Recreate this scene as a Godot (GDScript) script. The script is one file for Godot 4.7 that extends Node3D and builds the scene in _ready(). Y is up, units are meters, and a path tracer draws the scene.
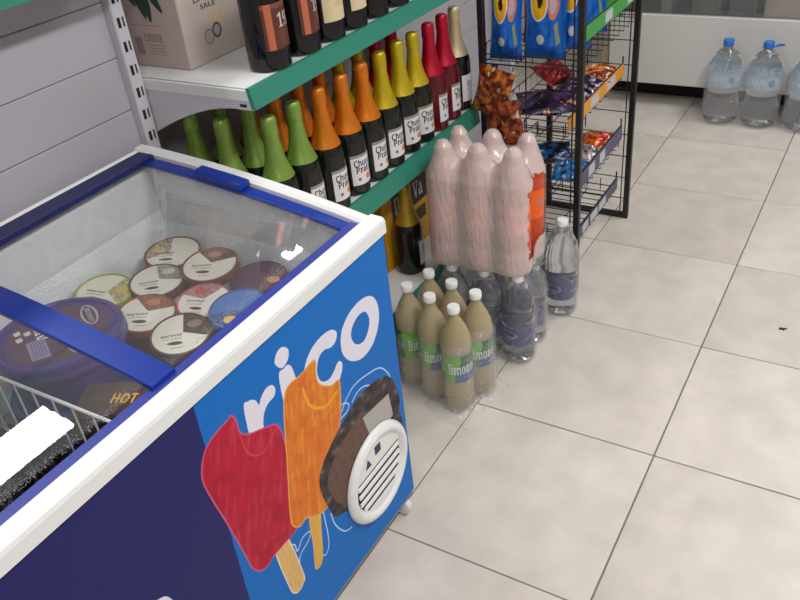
extends Node3D
# A corner of a small shop: chest freezer of ice cream, gondola shelving with sparkling wine,
# shrink-wrapped bottle packs, a wire snack rack and a low display fridge on a tiled floor.

var taken := {}
var boxes := {}
var rng := RandomNumberGenerator.new()
var noise := FastNoiseLite.new()
var M := {}


func _ready() -> void:
	rng.seed = 7
	noise.seed = 11
	noise.frequency = 1.0
	# --- camera
	var cam := Camera3D.new()
	cam.name = "camera"
	add_child(cam)
	cam.position = Vector3(0.3217, 1.5341, 1.5606)
	cam.rotation_degrees = Vector3(-33.396, 33.774, -6.506)
	cam.fov = 40.563
	cam.near = 0.05
	cam.far = 60.0
	cam.current = true
	# --- environment
	var env := Environment.new()
	env.background_mode = Environment.BG_COLOR
	env.background_color = Color(0.55, 0.6, 0.66)
	env.tonemap_mode = Environment.TONE_MAPPER_LINEAR
	env.tonemap_exposure = 1.0
	env.sdfgi_enabled = true
	env.ssao_enabled = true
	env.ssil_enabled = true
	var we := WorldEnvironment.new()
	we.name = "environment"
	we.environment = env
	add_child(we)
	materials()
	# --- ceiling lamps: rows of long fluorescent fittings
	var row := "fluorescent ceiling fittings"
	ceiling_lamp(Vector3(-1.73, 2.75, 0.86), 0.24, 1.3, 2.6, "long ceiling light behind the gondola, mirrored in the freezer glass", row)
	ceiling_lamp(Vector3(-1.64, 2.75, -1.28), 0.14, 0.12, 0.35, "small square ceiling light behind the gondola", row)
	ceiling_lamp(Vector3(0.9, 2.75, 0.3), 0.24, 1.3, 3.9, "long ceiling light over the tiled aisle", row)
	ceiling_lamp(Vector3(0.9, 2.75, -1.9), 0.24, 1.3, 3.4, "long ceiling light in front of the display fridge", row)
	ceiling_lamp(Vector3(0.9, 2.75, 2.6), 0.24, 1.3, 2.7, "long ceiling light over the shop entrance", row)
	room()
	gondola()
	freezer()
	freezer_goods()
	shelf_goods()
	packs()
	rack()
	fridge()


# ---------------------------------------------------------------- naming
func numbered(called: String) -> String:
	if not taken.has(called):
		taken[called] = 0
		return called
	taken[called] += 1
	return "%s_%03d" % [called, taken[called]]


func thing(called: String, label: String, category: String, at := Vector3.ZERO, turn := 0.0, group := "") -> Node3D:
	var o := Node3D.new()
	o.name = numbered(called)
	add_child(o)
	o.position = at
	o.rotation.y = turn
	o.set_meta("label", label)
	o.set_meta("category", category)
	if group != "":
		o.set_meta("group", group)
	return o


func part(called: String, mesh: Mesh, m: Material, parent: Node3D, at := Vector3.ZERO, rot := Vector3.ZERO) -> MeshInstance3D:
	var o := MeshInstance3D.new()
	o.name = called if parent != self else numbered(called)
	o.mesh = mesh
	o.material_override = m
	o.cast_shadow = GeometryInstance3D.SHADOW_CASTING_SETTING_ON
	parent.add_child(o, true)
	o.position = at
	o.rotation = rot
	return o


func single(called: String, mesh: Mesh, m: Material, label: String, category: String, at := Vector3.ZERO, rot := Vector3.ZERO, group := "") -> MeshInstance3D:
	var o := part(called, mesh, m, self, at, rot)
	o.set_meta("label", label)
	o.set_meta("category", category)
	if group != "":
		o.set_meta("group", group)
	return o


func structure(called: String, mesh: Mesh, m: Material, at := Vector3.ZERO) -> MeshInstance3D:
	var o := part(called, mesh, m, self, at)
	o.set_meta("kind", "structure")
	return o


func copy(o: Node3D, called: String, label: String, at: Vector3, turn := 0.0, group := "") -> Node3D:
	var c: Node3D = o.duplicate()
	c.name = numbered(called)
	add_child(c)
	c.position = at
	c.rotation.y = turn
	c.set_meta("label", label)
	if group != "":
		c.set_meta("group", group)
	return c


# ---------------------------------------------------------------- materials
func mat(c: Color, rough := 0.5, metal := 0.0) -> StandardMaterial3D:
	var m := StandardMaterial3D.new()
	m.albedo_color = c
	m.roughness = rough
	m.metallic = metal
	return m


func rgb8(r: int, g: int, b: int) -> Color:
	return Color(r / 255.0, g / 255.0, b / 255.0)


func pane(c: Color, alpha: float, rough := 0.02) -> StandardMaterial3D:
	var m := mat(Color(c.r, c.g, c.b, alpha), rough)
	m.transparency = BaseMaterial3D.TRANSPARENCY_ALPHA
	m.cull_mode = BaseMaterial3D.CULL_DISABLED
	return m


func liquid(c: Color, ior: float) -> StandardMaterial3D:
	var m := mat(Color(c.r, c.g, c.b, 0.0), 0.02)
	m.transparency = BaseMaterial3D.TRANSPARENCY_ALPHA
	m.refraction_enabled = true
	m.refraction_scale = (ior - 1.0) / 10.0
	return m


func noise_tex(freq: float, low: Color, high: Color, size := 512, octaves := 5, s := 1, kind := FastNoiseLite.TYPE_SIMPLEX_SMOOTH) -> NoiseTexture2D:
	var n := FastNoiseLite.new()
	n.noise_type = kind
	n.seed = s
	n.frequency = freq
	n.fractal_octaves = octaves
	var g := Gradient.new()
	g.set_color(0, low)
	g.set_color(1, high)
	var t := NoiseTexture2D.new()
	t.width = size
	t.height = size
	t.seamless = true
	t.noise = n
	t.color_ramp = g
	return t


func bumpy(m: StandardMaterial3D, freq: float, strength: float, scale: float, s := 3) -> void:
	var n := FastNoiseLite.new()
	n.seed = s
	n.frequency = freq
	var t := NoiseTexture2D.new()
	t.width = 256
	t.height = 256
	t.seamless = true
	t.noise = n
	t.as_normal_map = true
	t.bump_strength = strength
	m.normal_enabled = true
	m.normal_texture = t
	m.uv1_triplanar = true
	m.uv1_scale = Vector3.ONE * scale


func printed(img: Image, rough := 0.4) -> StandardMaterial3D:
	var m := mat(Color.WHITE, rough)
	m.albedo_texture = ImageTexture.create_from_image(img)
	m.texture_repeat = false
	return m


func materials() -> void:
	M.white_paint = mat(rgb8(228, 226, 226), 0.35)
	M.panel = mat(rgb8(178, 172, 180), 0.45)
	M.upright = mat(rgb8(202, 198, 204), 0.4)
	M.slot = mat(rgb8(18, 18, 20), 0.8)
	M.shelf = mat(rgb8(222, 222, 220), 0.35)
	M.teal = mat(rgb8(50, 132, 112), 0.4)
	M.wall = mat(rgb8(214, 211, 206), 0.8)
	M.ceiling = mat(rgb8(225, 224, 220), 0.9)
	M.grout = mat(rgb8(124, 112, 103), 0.9)
	for k in 4:
		var t := mat(Color.WHITE, 0.42)
		var base: Color = [rgb8(216, 206, 196), rgb8(210, 200, 190), rgb8(220, 210, 200), rgb8(213, 202, 191)][k]
		t.albedo_texture = noise_tex(0.006, base.darkened(0.07), base.lightened(0.06), 512, 5, 20 + k)
		t.uv1_triplanar = true
		t.uv1_scale = Vector3.ONE * 1.9
		t.uv1_offset = Vector3(0.31, 0.17, 0.23) * k
		M["tile%d" % k] = t
	M.rim = mat(rgb8(233, 232, 230), 0.32)
	M.body = mat(rgb8(225, 226, 228), 0.4)
	M.lid_blue = mat(rgb8(12, 48, 146), 0.34)
	M.rail_blue = mat(rgb8(52, 62, 148), 0.34)
	M.rail_navy = mat(rgb8(16, 24, 84), 0.4)
	M.glass = pane(Color(0.93, 0.95, 0.95), 0.02, 0.0)
	M.glass.metallic_specular = 0.62
	var liner := mat(Color.WHITE, 0.55)
	liner.albedo_texture = noise_tex(0.02, rgb8(212, 213, 213), rgb8(226, 227, 227), 512, 5, 5)
	liner.uv1_triplanar = true
	liner.uv1_scale = Vector3.ONE * 3.0
	M.liner = liner
	var frost := mat(rgb8(228, 231, 233), 0.6)
	bumpy(frost, 0.05, 4.0, 9.0)
	M.frost = frost
	M.black_metal = mat(rgb8(24, 24, 26), 0.4)
	M.wire_white = mat(rgb8(222, 222, 220), 0.4)
	M.dark_glass = mat(rgb8(18, 22, 17), 0.06)
	M.wine_glass = mat(rgb8(14, 12, 13), 0.06)
	M.red_glass = mat(rgb8(92, 12, 28), 0.08)
	for d in [["foil_green", 132, 162, 74], ["foil_orange", 214, 120, 22], ["foil_yellow", 196, 172, 28], ["foil_red", 182, 14, 48], ["foil_cream", 206, 190, 150], ["foil_gold", 176, 142, 44]]:
		var f := mat(rgb8(d[1], d[2], d[3]), 0.34, 0.45)
		bumpy(f, 0.05, 2.2, 12.0)
		M[d[0]] = f
	M.cap_white = mat(rgb8(240, 240, 238), 0.4)
	M.cap_blue = mat(rgb8(40, 110, 200), 0.4)
	M.cap_peach = mat(rgb8(232, 150, 110), 0.4)
	M.water = liquid(Color(0.97, 0.985, 1.0), 1.33)
	var soda := mat(rgb8(172, 157, 124), 0.1)
	soda.subsurf_scatter_enabled = true
	soda.subsurf_scatter_strength = 0.5
	M.soda = soda
	var orange := mat(rgb8(196, 66, 14), 0.12)
	orange.subsurf_scatter_enabled = true
	orange.subsurf_scatter_strength = 0.4
	M.orange = orange
	var film := pane(Color(0.95, 0.95, 0.96), 0.1, 0.06)
	bumpy(film, 0.025, 16.0, 6.0, 8)
	M.film = film
	var milky := pane(Color(0.93, 0.88, 0.865), 0.6, 0.27)
	milky.clearcoat_enabled = true
	milky.clearcoat = 0.7
	milky.clearcoat_roughness = 0.08
	bumpy(milky, 0.02, 7.0, 6.0, 9)
	milky.uv1_scale = Vector3(14.0, 2.5, 14.0)
	M.milky = milky
	M.grey = mat(rgb8(120, 120, 124), 0.5)
	M.paper = mat(rgb8(225, 222, 214), 0.7)


# ---------------------------------------------------------------- mesh helpers
func tri(st: SurfaceTool, a: Vector3, b: Vector3, c: Vector3, outward: Vector3) -> void:
	if ((a - c).cross(a - b)).dot(outward) < 0.0:
		var t := b
		b = c
		c = t
	st.add_vertex(a)
	st.add_vertex(b)
	st.add_vertex(c)


func quad(st: SurfaceTool, a: Vector3, b: Vector3, c: Vector3, d: Vector3, outward: Vector3) -> void:
	tri(st, a, b, c, outward)
	tri(st, a, c, d, outward)


func flat_st() -> SurfaceTool:
	var st := SurfaceTool.new()
	st.begin(Mesh.PRIMITIVE_TRIANGLES)
	st.set_smooth_group(-1)
	return st


func done(st: SurfaceTool) -> ArrayMesh:
	st.generate_normals()
	return st.commit()


func add_box(st: SurfaceTool, mid: Vector3, size: Vector3, b := 0.0) -> void:
	var h := size * 0.5
	b = minf(b, 0.49 * minf(size.x, minf(size.y, size.z)))
	var p := func(axis: int, s: Vector3) -> Vector3:
		var v := Vector3(s.x * (h.x - b), s.y * (h.y - b), s.z * (h.z - b))
		v[axis] = s[axis] * h[axis]
		return v + mid
	for ax in 3:
		var u := (ax + 1) % 3
		var w := (ax + 2) % 3
		for s in [-1.0, 1.0]:
			var q := []
			for k in [[-1.0, -1.0], [1.0, -1.0], [1.0, 1.0], [-1.0, 1.0]]:
				var sg := Vector3.ZERO
				sg[ax] = s
				sg[u] = k[0]
				sg[w] = k[1]
				q.append(p.call(ax, sg))
			var n := Vector3.ZERO
			n[ax] = s
			quad(st, q[0], q[1], q[2], q[3], n)
			if b > 0.0:
				for s2 in [-1.0, 1.0]:
					var e := []
					for t in [-1.0, 1.0]:
						var sg := Vector3.ZERO
						sg[ax] = s
						sg[u] = s2
						sg[w] = t
						e.append([p.call(ax, sg), p.call(u, sg)])
					var n2 := n
					n2[u] = s2
					quad(st, e[0][0], e[1][0], e[1][1], e[0][1], n2)
	if b > 0.0:
		for i in 8:
			var sg := Vector3(1 if i & 1 else -1, 1 if i & 2 else -1, 1 if i & 4 else -1)
			tri(st, p.call(0, sg), p.call(1, sg), p.call(2, sg), sg)


func box(size: Vector3, b := 0.002) -> ArrayMesh:
	var key := "%s %s" % [size, b]
	if not boxes.has(key):
		var st := flat_st()
		add_box(st, Vector3.ZERO, size, b)
		boxes[key] = done(st)
	return boxes[key]


func box_between(a: Vector3, b: Vector3, bev := 0.002) -> ArrayMesh:
	var st := flat_st()
	add_box(st, (a + b) * 0.5, (b - a).abs(), bev)
	return done(st)


func arrays_mesh(v: PackedVector3Array, n: PackedVector3Array, uv: PackedVector2Array, idx: PackedInt32Array) -> ArrayMesh:
	for k in range(0, idx.size(), 3):
		var a := v[idx[k]]
		var b := v[idx[k + 1]]
		var c := v[idx[k + 2]]
		if ((a - c).cross(a - b)).dot(n[idx[k]] + n[idx[k + 1]] + n[idx[k + 2]]) < 0.0:
			var t := idx[k + 1]
			idx[k + 1] = idx[k + 2]
			idx[k + 2] = t
	var ar := []
	ar.resize(Mesh.ARRAY_MAX)
	ar[Mesh.ARRAY_VERTEX] = v
	ar[Mesh.ARRAY_NORMAL] = n
	ar[Mesh.ARRAY_TEX_UV] = uv
	ar[Mesh.ARRAY_INDEX] = idx
	var m := ArrayMesh.new()
	m.add_surface_from_arrays(Mesh.PRIMITIVE_TRIANGLES, ar)
	return m


# profile runs from the bottom up (or inside out); u = 0.5 faces +x
func lathe(profile: Array, segs := 24, a0 := -PI, a1 := PI, warp = null) -> ArrayMesh:
	var v := PackedVector3Array()
	var n := PackedVector3Array()
	var uv := PackedVector2Array()
	var idx := PackedInt32Array()
	var np := profile.size()
	var sn := []
	var total := 0.0
	var along := [0.0]
	for i in np - 1:
		var d: Vector2 = profile[i + 1] - profile[i]
		sn.append(Vector2(d.y, -d.x).normalized())
		total += d.length()
		along.append(total)
	var rows := []
	for i in np:
		var r: Vector2 = profile[i]
		var below: Vector2 = sn[maxi(i - 1, 0)]
		var above: Vector2 = sn[mini(i, np - 2)]
		if below.dot(above) > 0.72:
			var m := (below + above).normalized()
			rows.append([r, m, along[i]])
		else:
			rows.append([r, below, along[i]])
			rows.append([r, above, along[i]])
	for row in rows:
		for k in segs + 1:
			var u := float(k) / segs
			var a := lerpf(a0, a1, u)
			var dir := Vector3(cos(a), 0, -sin(a))
			var r: float = row[0].x
			if warp != null:
				r *= warp.call(a, row[0].y)
			v.append(dir * r + Vector3(0, row[0].y, 0))
			n.append((dir * row[1].x + Vector3(0, row[1].y, 0)).normalized())
			uv.append(Vector2(u, 1.0 - row[2] / total))
	for i in rows.size() - 1:
		if rows[i][0] == rows[i + 1][0]:
			continue
		for k in segs:
			var a := i * (segs + 1) + k
			var b := a + segs + 1
			if rows[i][0].x > 1e-5:
				idx.append_array([a, a + 1, b])
			if rows[i + 1][0].x > 1e-5:
				idx.append_array([a + 1, b + 1, b])
	return arrays_mesh(v, n, uv, idx)


func prof(list: Array) -> Array:
	var o := []
	for k in range(0, list.size(), 2):
		o.append(Vector2(list[k], list[k + 1]))
	return o


# a smooth sheet; at(u, v) gives its points
func sheet(nu: int, nv: int, at: Callable, flip := false) -> ArrayMesh:
	var v := PackedVector3Array()
	var n := PackedVector3Array()
	var uv := PackedVector2Array()
	var idx := PackedInt32Array()
	for j in nv + 1:
		for i in nu + 1:
			v.append(at.call(float(i) / nu, float(j) / nv))
			uv.append(Vector2(float(i) / nu, float(j) / nv))
	for j in nv + 1:
		for i in nu + 1:
			var l := v[j * (nu + 1) + maxi(i - 1, 0)]
			var r := v[j * (nu + 1) + mini(i + 1, nu)]
			var d := v[maxi(j - 1, 0) * (nu + 1) + i]
			var t := v[mini(j + 1, nv) * (nu + 1) + i]
			var nn := (t - d).cross(r - l).normalized()
			n.append(-nn if flip else nn)
	for j in nv:
		for i in nu:
			var a := j * (nu + 1) + i
			idx.append_array([a, a + 1, a + nu + 1, a + 1, a + nu + 2, a + nu + 1])
	return arrays_mesh(v, n, uv, idx)


func tube(pts: Array, r: float, sides := 6) -> ArrayMesh:
	var v := PackedVector3Array()
	var n := PackedVector3Array()
	var uv := PackedVector2Array()
	var idx := PackedInt32Array()
	var up := Vector3.UP
	for i in pts.size():
		var d: Vector3 = (pts[mini(i + 1, pts.size() - 1)] - pts[maxi(i - 1, 0)]).normalized()
		if absf(d.dot(up)) > 0.95:
			up = Vector3.RIGHT if absf(d.x) < 0.9 else Vector3.BACK
		var s := d.cross(up).normalized()
		up = s.cross(d).normalized()
		for k in sides:
			var a := TAU * k / sides
			var o := s * cos(a) + up * sin(a)
			v.append(pts[i] + o * r)
			n.append(o)
			uv.append(Vector2(float(k) / sides, float(i)))
	for i in pts.size() - 1:
		for k in sides:
			var a := i * sides + k
			var b := i * sides + (k + 1) % sides
			idx.append_array([a, b, a + sides, b, b + sides, a + sides])
	return arrays_mesh(v, n, uv, idx)


func rod(a: Vector3, b: Vector3, r: float, sides := 6) -> ArrayMesh:
	return tube([a, b], r, sides)


func joined(list: Array) -> ArrayMesh:
	var st := SurfaceTool.new()
	st.begin(Mesh.PRIMITIVE_TRIANGLES)
	for e in list:
		if e is Array:
			st.append_from(e[0], 0, e[1])
		else:
			st.append_from(e, 0, Transform3D.IDENTITY)
	return st.commit()


func extrude(poly: PackedVector2Array, depth: float) -> ArrayMesh:
	var st := flat_st()
	var t := Geometry2D.triangulate_polygon(poly)
	for k in range(0, t.size(), 3):
		for z in [0.0, depth]:
			var p := []
			for q in 3:
				p.append(Vector3(poly[t[k + q]].x, poly[t[k + q]].y, z))
			tri(st, p[0], p[1], p[2], Vector3(0, 0, 1 if z > 0 else -1))
	var area := 0.0
	for k in poly.size():
		area += poly[k].cross(poly[(k + 1) % poly.size()])
	for k in poly.size():
		var a := poly[k]
		var b := poly[(k + 1) % poly.size()]
		var o := (b - a).orthogonal() * signf(area)
		quad(st, Vector3(a.x, a.y, 0), Vector3(b.x, b.y, 0), Vector3(b.x, b.y, depth), Vector3(a.x, a.y, depth), Vector3(-o.x, -o.y, 0) if false else Vector3((b - a).y, -(b - a).x, 0) * signf(area))
	return done(st)


# a flat card with uv, facing +z, centred
func card(w: float, h: float) -> ArrayMesh:
	return sheet(1, 1, func(u: float, v: float) -> Vector3: return Vector3((u - 0.5) * w, (0.5 - v) * h, 0), false)


# surface nets over a field; keep(point) decides which faces stay
func nets(field: Callable, lo: Vector3, hi: Vector3, cell: float, keep = null) -> ArrayMesh:
	var nx := int((hi.x - lo.x) / cell) + 1
	var ny := int((hi.y - lo.y) / cell) + 1
	var nz := int((hi.z - lo.z) / cell) + 1
	var f := PackedFloat32Array()
	f.resize(nx * ny * nz)
	for k in nz:
		for j in ny:
			for i in nx:
				f[(k * ny + j) * nx + i] = field.call(lo + Vector3(i, j, k) * cell)
	var id := PackedInt32Array()
	id.resize(nx * ny * nz)
	id.fill(-1)
	var v := PackedVector3Array()
	var n := PackedVector3Array()
	var uv := PackedVector2Array()
	var off := [0, 1, nx, nx + 1, nx * ny, nx * ny + 1, nx * ny + nx, nx * ny + nx + 1]
	for k in nz - 1:
		for j in ny - 1:
			for i in nx - 1:
				var c := (k * ny + j) * nx + i
				var inside := 0
				for q in 8:
					if f[c + off[q]] < 0.0:
						inside += 1
				if inside == 0 or inside == 8:
					continue
				var sum := Vector3.ZERO
				var cnt := 0
				for q in 8:
					for ax in 3:
						var bit := 1 << ax
						if q & bit:
							continue
						var fa := f[c + off[q]]
						var fb := f[c + off[q | bit]]
						if (fa < 0.0) != (fb < 0.0):
							var p := Vector3(q & 1, (q >> 1) & 1, (q >> 2) & 1)
							p[ax] += fa / (fa - fb)
							sum += p
							cnt += 1
				id[c] = v.size()
				v.append(lo + (Vector3(i, j, k) + sum / cnt) * cell)
				var g := Vector3(f[c + 1] - f[c] + f[c + off[7]] - f[c + off[6]], f[c + nx] - f[c] + f[c + off[7]] - f[c + off[5]], f[c + off[4]] - f[c] + f[c + off[7]] - f[c + off[3]])
				n.append(g.normalized())
				uv.append(Vector2.ZERO)
	var idx := PackedInt32Array()
	var step := [1, nx, nx * ny]
	for k in range(1, nz - 1):
		for j in range(1, ny - 1):
			for i in range(1, nx - 1):
				var c := (k * ny + j) * nx + i
				for ax in 3:
					if (f[c] < 0.0) == (f[c + step[ax]] < 0.0):
						continue
					var s1: int = step[(ax + 1) % 3]
					var s2: int = step[(ax + 2) % 3]
					var q := [id[c], id[c - s1], id[c - s1 - s2], id[c - s2]]
					if q.has(-1):
						continue
					if keep != null and not keep.call((v[q[0]] + v[q[2]]) * 0.5):
						continue
					idx.append_array([q[0], q[1], q[2], q[0], q[2], q[3]])
	return arrays_mesh(v, n, uv, idx)


# ---------------------------------------------------------------- print
func canvas(w: int, h: int, c: Color) -> Image:
	var i := Image.create(w, h, false, Image.FORMAT_RGBA8)
	i.fill(c)
	return i


func fill_poly(img: Image, pts: Array, c: Color, tint = null) -> void:
	var lo := INF
	var hi := -INF
	for p in pts:
		lo = minf(lo, p.y)
		hi = maxf(hi, p.y)
	for y in range(maxi(0, int(lo)), mini(img.get_height(), int(hi) + 1)):
		var xs := []
		for k in pts.size():
			var a: Vector2 = pts[k]
			var b: Vector2 = pts[(k + 1) % pts.size()]
			if (a.y <= y + 0.5) != (b.y <= y + 0.5):
				xs.append(a.x + (y + 0.5 - a.y) / (b.y - a.y) * (b.x - a.x))
		xs.sort()
		for k in range(0, xs.size() - 1, 2):
			var x0 := clampi(roundi(xs[k]), 0, img.get_width())
			var x1 := clampi(roundi(xs[k + 1]), 0, img.get_width())
			if tint != null:
				for x in range(x0, x1):
					img.set_pixel(x, y, tint.call(x, y, c))
			elif x1 > x0:
				img.fill_rect(Rect2i(x0, y, x1 - x0, 1), c)


func ellipse(img: Image, mid: Vector2, rx: float, ry: float, c: Color, tint = null) -> void:
	var p := []
	for k in 32:
		p.append(mid + Vector2(cos(TAU * k / 32) * rx, sin(TAU * k / 32) * ry))
	fill_poly(img, p, c, tint)


func stroke(img: Image, pts: Array, w: float, c: Color) -> void:
	for k in pts.size() - 1:
		var a: Vector2 = pts[k]
		var b: Vector2 = pts[k + 1]
		var s := (b - a).orthogonal().normalized() * w * 0.5
		fill_poly(img, [a + s, b + s, b - s, a - s], c)
		ellipse(img, b, w * 0.5, w * 0.5, c)


func smooth(pts: Array, closed := true) -> Array:
	var o := []
	var n := pts.size()
	for k in (n if closed else n - 1):
		var p0: Vector2 = pts[(k - 1 + n) % n] if closed or k > 0 else pts[0]
		var p1: Vector2 = pts[k]
		var p2: Vector2 = pts[(k + 1) % n]
		var p3: Vector2 = pts[(k + 2) % n] if closed or k + 2 < n else p2
		for s in 5:
			o.append(p1.cubic_interpolate(p2, p0, p3, s / 5.0))
	if not closed:
		o.append(pts[n - 1])
	return o


func write(img: Image, text: String, at: Rect2, c: Color, serif := false, bold := true) -> void:
	var f := SystemFont.new()
	f.font_names = PackedStringArray(["Droid Serif" if serif else "Droid Sans"])
	f.font_weight = 700 if bold else 400
	var t := TextMesh.new()
	t.font = f
	t.text = text
	t.font_size = 48
	t.pixel_size = 0.01
	t.depth = 0.0
	var ar := t.get_mesh_arrays()
	var v: PackedVector3Array = ar[Mesh.ARRAY_VERTEX]
	var idx = ar[Mesh.ARRAY_INDEX]
	if v.is_empty():
		return
	var b := AABB(v[0], Vector3.ZERO)
	for p in v:
		b = b.expand(p)
	var conv := func(p: Vector3) -> Vector2:
		return at.position + Vector2((p.x - b.position.x) / maxf(b.size.x, 1e-6) * at.size.x, (1.0 - (p.y - b.position.y) / maxf(b.size.y, 1e-6)) * at.size.y)
	var count: int = idx.size() if idx != null else v.size()
	for k in range(0, count, 3):
		var q := []
		for e in 3:
			q.append(conv.call(v[idx[k + e]] if idx != null else v[k + e]))
		fill_poly(img, q, c)


# ---------------------------------------------------------------- room
func ceiling_lamp(at: Vector3, w: float, l: float, energy: float, label: String, group: String) -> void:
	var t := thing("ceiling_lamp", label, "lamp", at, 0.0, group)
	part("housing", box_between(Vector3(-w * 0.5 - 0.03, -0.05, -l * 0.5 - 0.03), Vector3(w * 0.5 + 0.03, 0.0, l * 0.5 + 0.03), 0.006), M.white_paint, t)
	var glow := mat(Color(1, 1, 0.97), 0.5)
	glow.emission_enabled = true
	glow.emission = Color(1.0, 0.985, 0.95)
	glow.emission_energy_multiplier = 4.0
	part("diffuser", box_between(Vector3(-w * 0.5, -0.058, -l * 0.5), Vector3(w * 0.5, -0.05, l * 0.5), 0.002), glow, t)
	var a := AreaLight3D.new()
	a.name = "tube_light"
	a.area_size = Vector2(w, l)
	a.area_normalize_energy = true
	a.light_energy = energy
	a.light_color = Color(0.98, 0.99, 1.0)
	a.shadow_enabled = true
	a.area_range = 12.0
	t.add_child(a)
	a.position = Vector3(0, -0.062, 0)
	a.rotation = Vector3(-PI / 2, 0, 0)


func room() -> void:
	var x0 := -4.5
	var x1 := 3.5
	var z0 := -3.5
	var z1 := 4.5
	var fl := structure("floor", box_between(Vector3(x0, -0.12, z0), Vector3(x1, -0.006, z1), 0.0), M.grout)
	var tile := box(Vector3(0.496, 0.012, 0.496), 0.0012)
	var far_tiles := []
	for i in range(-9, 7):
		for j in range(-7, 9):
			var mid := Vector3(i * 0.5 + 0.25, -0.006, j * 0.5 + 0.25)
			if i >= -3 and i <= 3 and j <= 2 and j >= -5:
				var o := part("tile", tile, M["tile%d" % rng.randi_range(0, 3)], fl, mid + Vector3(0, rng.randf_range(-0.0012, 0.0), 0), Vector3(rng.randf_range(-1, 1) * 0.0016, rng.randi_range(0, 3) * PI / 2, rng.randf_range(-1, 1) * 0.0016))
				o.set_meta("kind", "structure")
			else:
				far_tiles.append([tile, Transform3D(Basis(), mid)])
	var rest := part("outlying_tiles", joined(far_tiles), M.tile1, fl)
	rest.set_meta("kind", "stuff")
	structure("ceiling", box_between(Vector3(x0, 2.75, z0), Vector3(x1, 2.9, z1), 0.0), M.ceiling)
	structure("wall_left", box_between(Vector3(x0 - 0.15, -0.12, z0), Vector3(x0, 2.9, z1), 0.0), M.wall)
	structure("wall_right", box_between(Vector3(x1, -0.12, z0), Vector3(x1 + 0.15, 2.9, z1), 0.0), M.wall)
	structure("wall_far", box_between(Vector3(x0 - 0.15, -0.12, z0 - 0.15), Vector3(x1 + 0.15, 2.9, z0), 0.0), M.wall)
	structure("wall_near", box_between(Vector3(x0 - 0.15, -0.12, z1), Vector3(x1 + 0.15, 2.9, z1 + 0.15), 0.0), M.wall)
	var chip := extrude(PackedVector2Array([Vector2(-0.013, -0.001), Vector2(-0.004, -0.003), Vector2(0.001, -0.009), Vector2(0.004, -0.002), Vector2(0.012, -0.003), Vector2(0.011, 0.002), Vector2(0.002, 0.003), Vector2(-0.007, 0.008)]), 0.0012)
	single("litter_scrap", chip, M.slot, "tiny black scrap lying alone on a floor tile", "scrap", Vector3(0.197, 0.0004, -0.678), Vector3(-PI / 2, 0.5, 0))


# ---------------------------------------------------------------- shelving
const BACK := -1.115
const DEEP := -1.185
const END := 0.372


func gondola() -> void:
	var g := thing("gondola_shelving", "white steel gondola shelving with teal price strips behind the freezer", "shelving", Vector3.ZERO)
	# uprights with a double row of slots every 5 cm
	for z in [END, END - 1.06, END - 2.0, END + 1.0]:
		var u := part("upright", box_between(Vector3(BACK - 0.09, 0.0, z - 0.017), Vector3(BACK + 0.023, 1.5, z + 0.017), 0.003), M.upright, g)
		for k in 25:
			var y := 0.236 + k * 0.05
			for s in [-0.006, 0.006]:
				part("slot", box(Vector3(0.003, 0.02 if s > 0 else 0.021, 0.0075 if s < 0 else 0.0035), 0.0), M.slot, u, Vector3(BACK + 0.0225, y, z - s * (1.0 if s < 0 else 1.0)))
	# back panels, one per bay and course
	for bay in [[END + 0.017, END + 0.983, BACK], [END - 1.043, END - 0.017, DEEP], [END - 1.983, END - 1.077, DEEP]]:
		var y := 0.0305
		while y < 1.4:
			var st := box_between(Vector3(bay[2] - 0.012, y, bay[0]), Vector3(bay[2] + rng.randf_range(-0.0008, 0.0008), y + 0.1135, bay[1]), 0.0015)
			part("back_panel", st, M.panel, g)
			y += 0.115
	# shelves of the wine bay
	shelf(g, 1.011, END - 1.042, END - 0.018, 0.325, 0.042)
	shelf(g, 0.605, END - 1.042, END - 0.018, 0.325, 0.055)
	shelf(g, 0.205, END - 1.042, END - 0.018, 0.345, 0.05)
	part("base_plinth", box_between(Vector3(BACK, 0.0, END - 0.985), Vector3(BACK + 0.3, 0.15, END - 0.015), 0.003), M.panel, g)
	# a higher shelf over the freezer
	shelf(g, 1.294, END + 0.018, END + 0.982, 0.115, 0.045)


func shelf(g: Node3D, y: float, z0: float, z1: float, d: float, lip: float) -> void:
	var f := BACK + d
	var s := part("shelf", box_between(Vector3(DEEP if z0 < 0.3 else BACK, y - 0.028, z0), Vector3(f - 0.006, y, z1), 0.003), M.shelf, g)
	# sloping price strip held in a channel
	var pr := PackedVector2Array([Vector2(0.0, -lip), Vector2(0.012, -lip), Vector2(0.004, 0.002), Vector2(-0.006, 0.002), Vector2(-0.006, -0.004)])
	part("price_strip", extrude(pr, z1 - z0), M.teal, s, Vector3(f - 0.006, y, z0))
	# end brackets: a plate that deepens towards the upright
	for z in [z0 + 0.002, z1 - 0.005]:
		var poly := PackedVector2Array([Vector2(0, 0), Vector2(d - 0.004, 0)])
		poly.append(Vector2(d - 0.004, -0.045))
		for k in 9:
			var t := k / 8.0
			poly.append(Vector2(lerpf(d - 0.06, 0.0, t), -0.045 - 0.28 * d * pow(t, 1.6)))
		var b := part("bracket", extrude(poly, 0.003), M.upright, s, Vector3(BACK, y - 0.0, z))
		part("slot", box(Vector3(0.018, 0.006, 0.005), 0.0), M.slot, b, Vector3(d - 0.028, -0.036, 0.0015))
		part("hook", box(Vector3(0.02, 0.02, 0.005), 0.001), M.upright, b, Vector3(0.02, -0.05, 0.0015))


# ---------------------------------------------------------------- freezer
const FZ0 := 0.405
const FZ1 := 1.5
const FX0 := -1.09
const FX1 := -0.465


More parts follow.
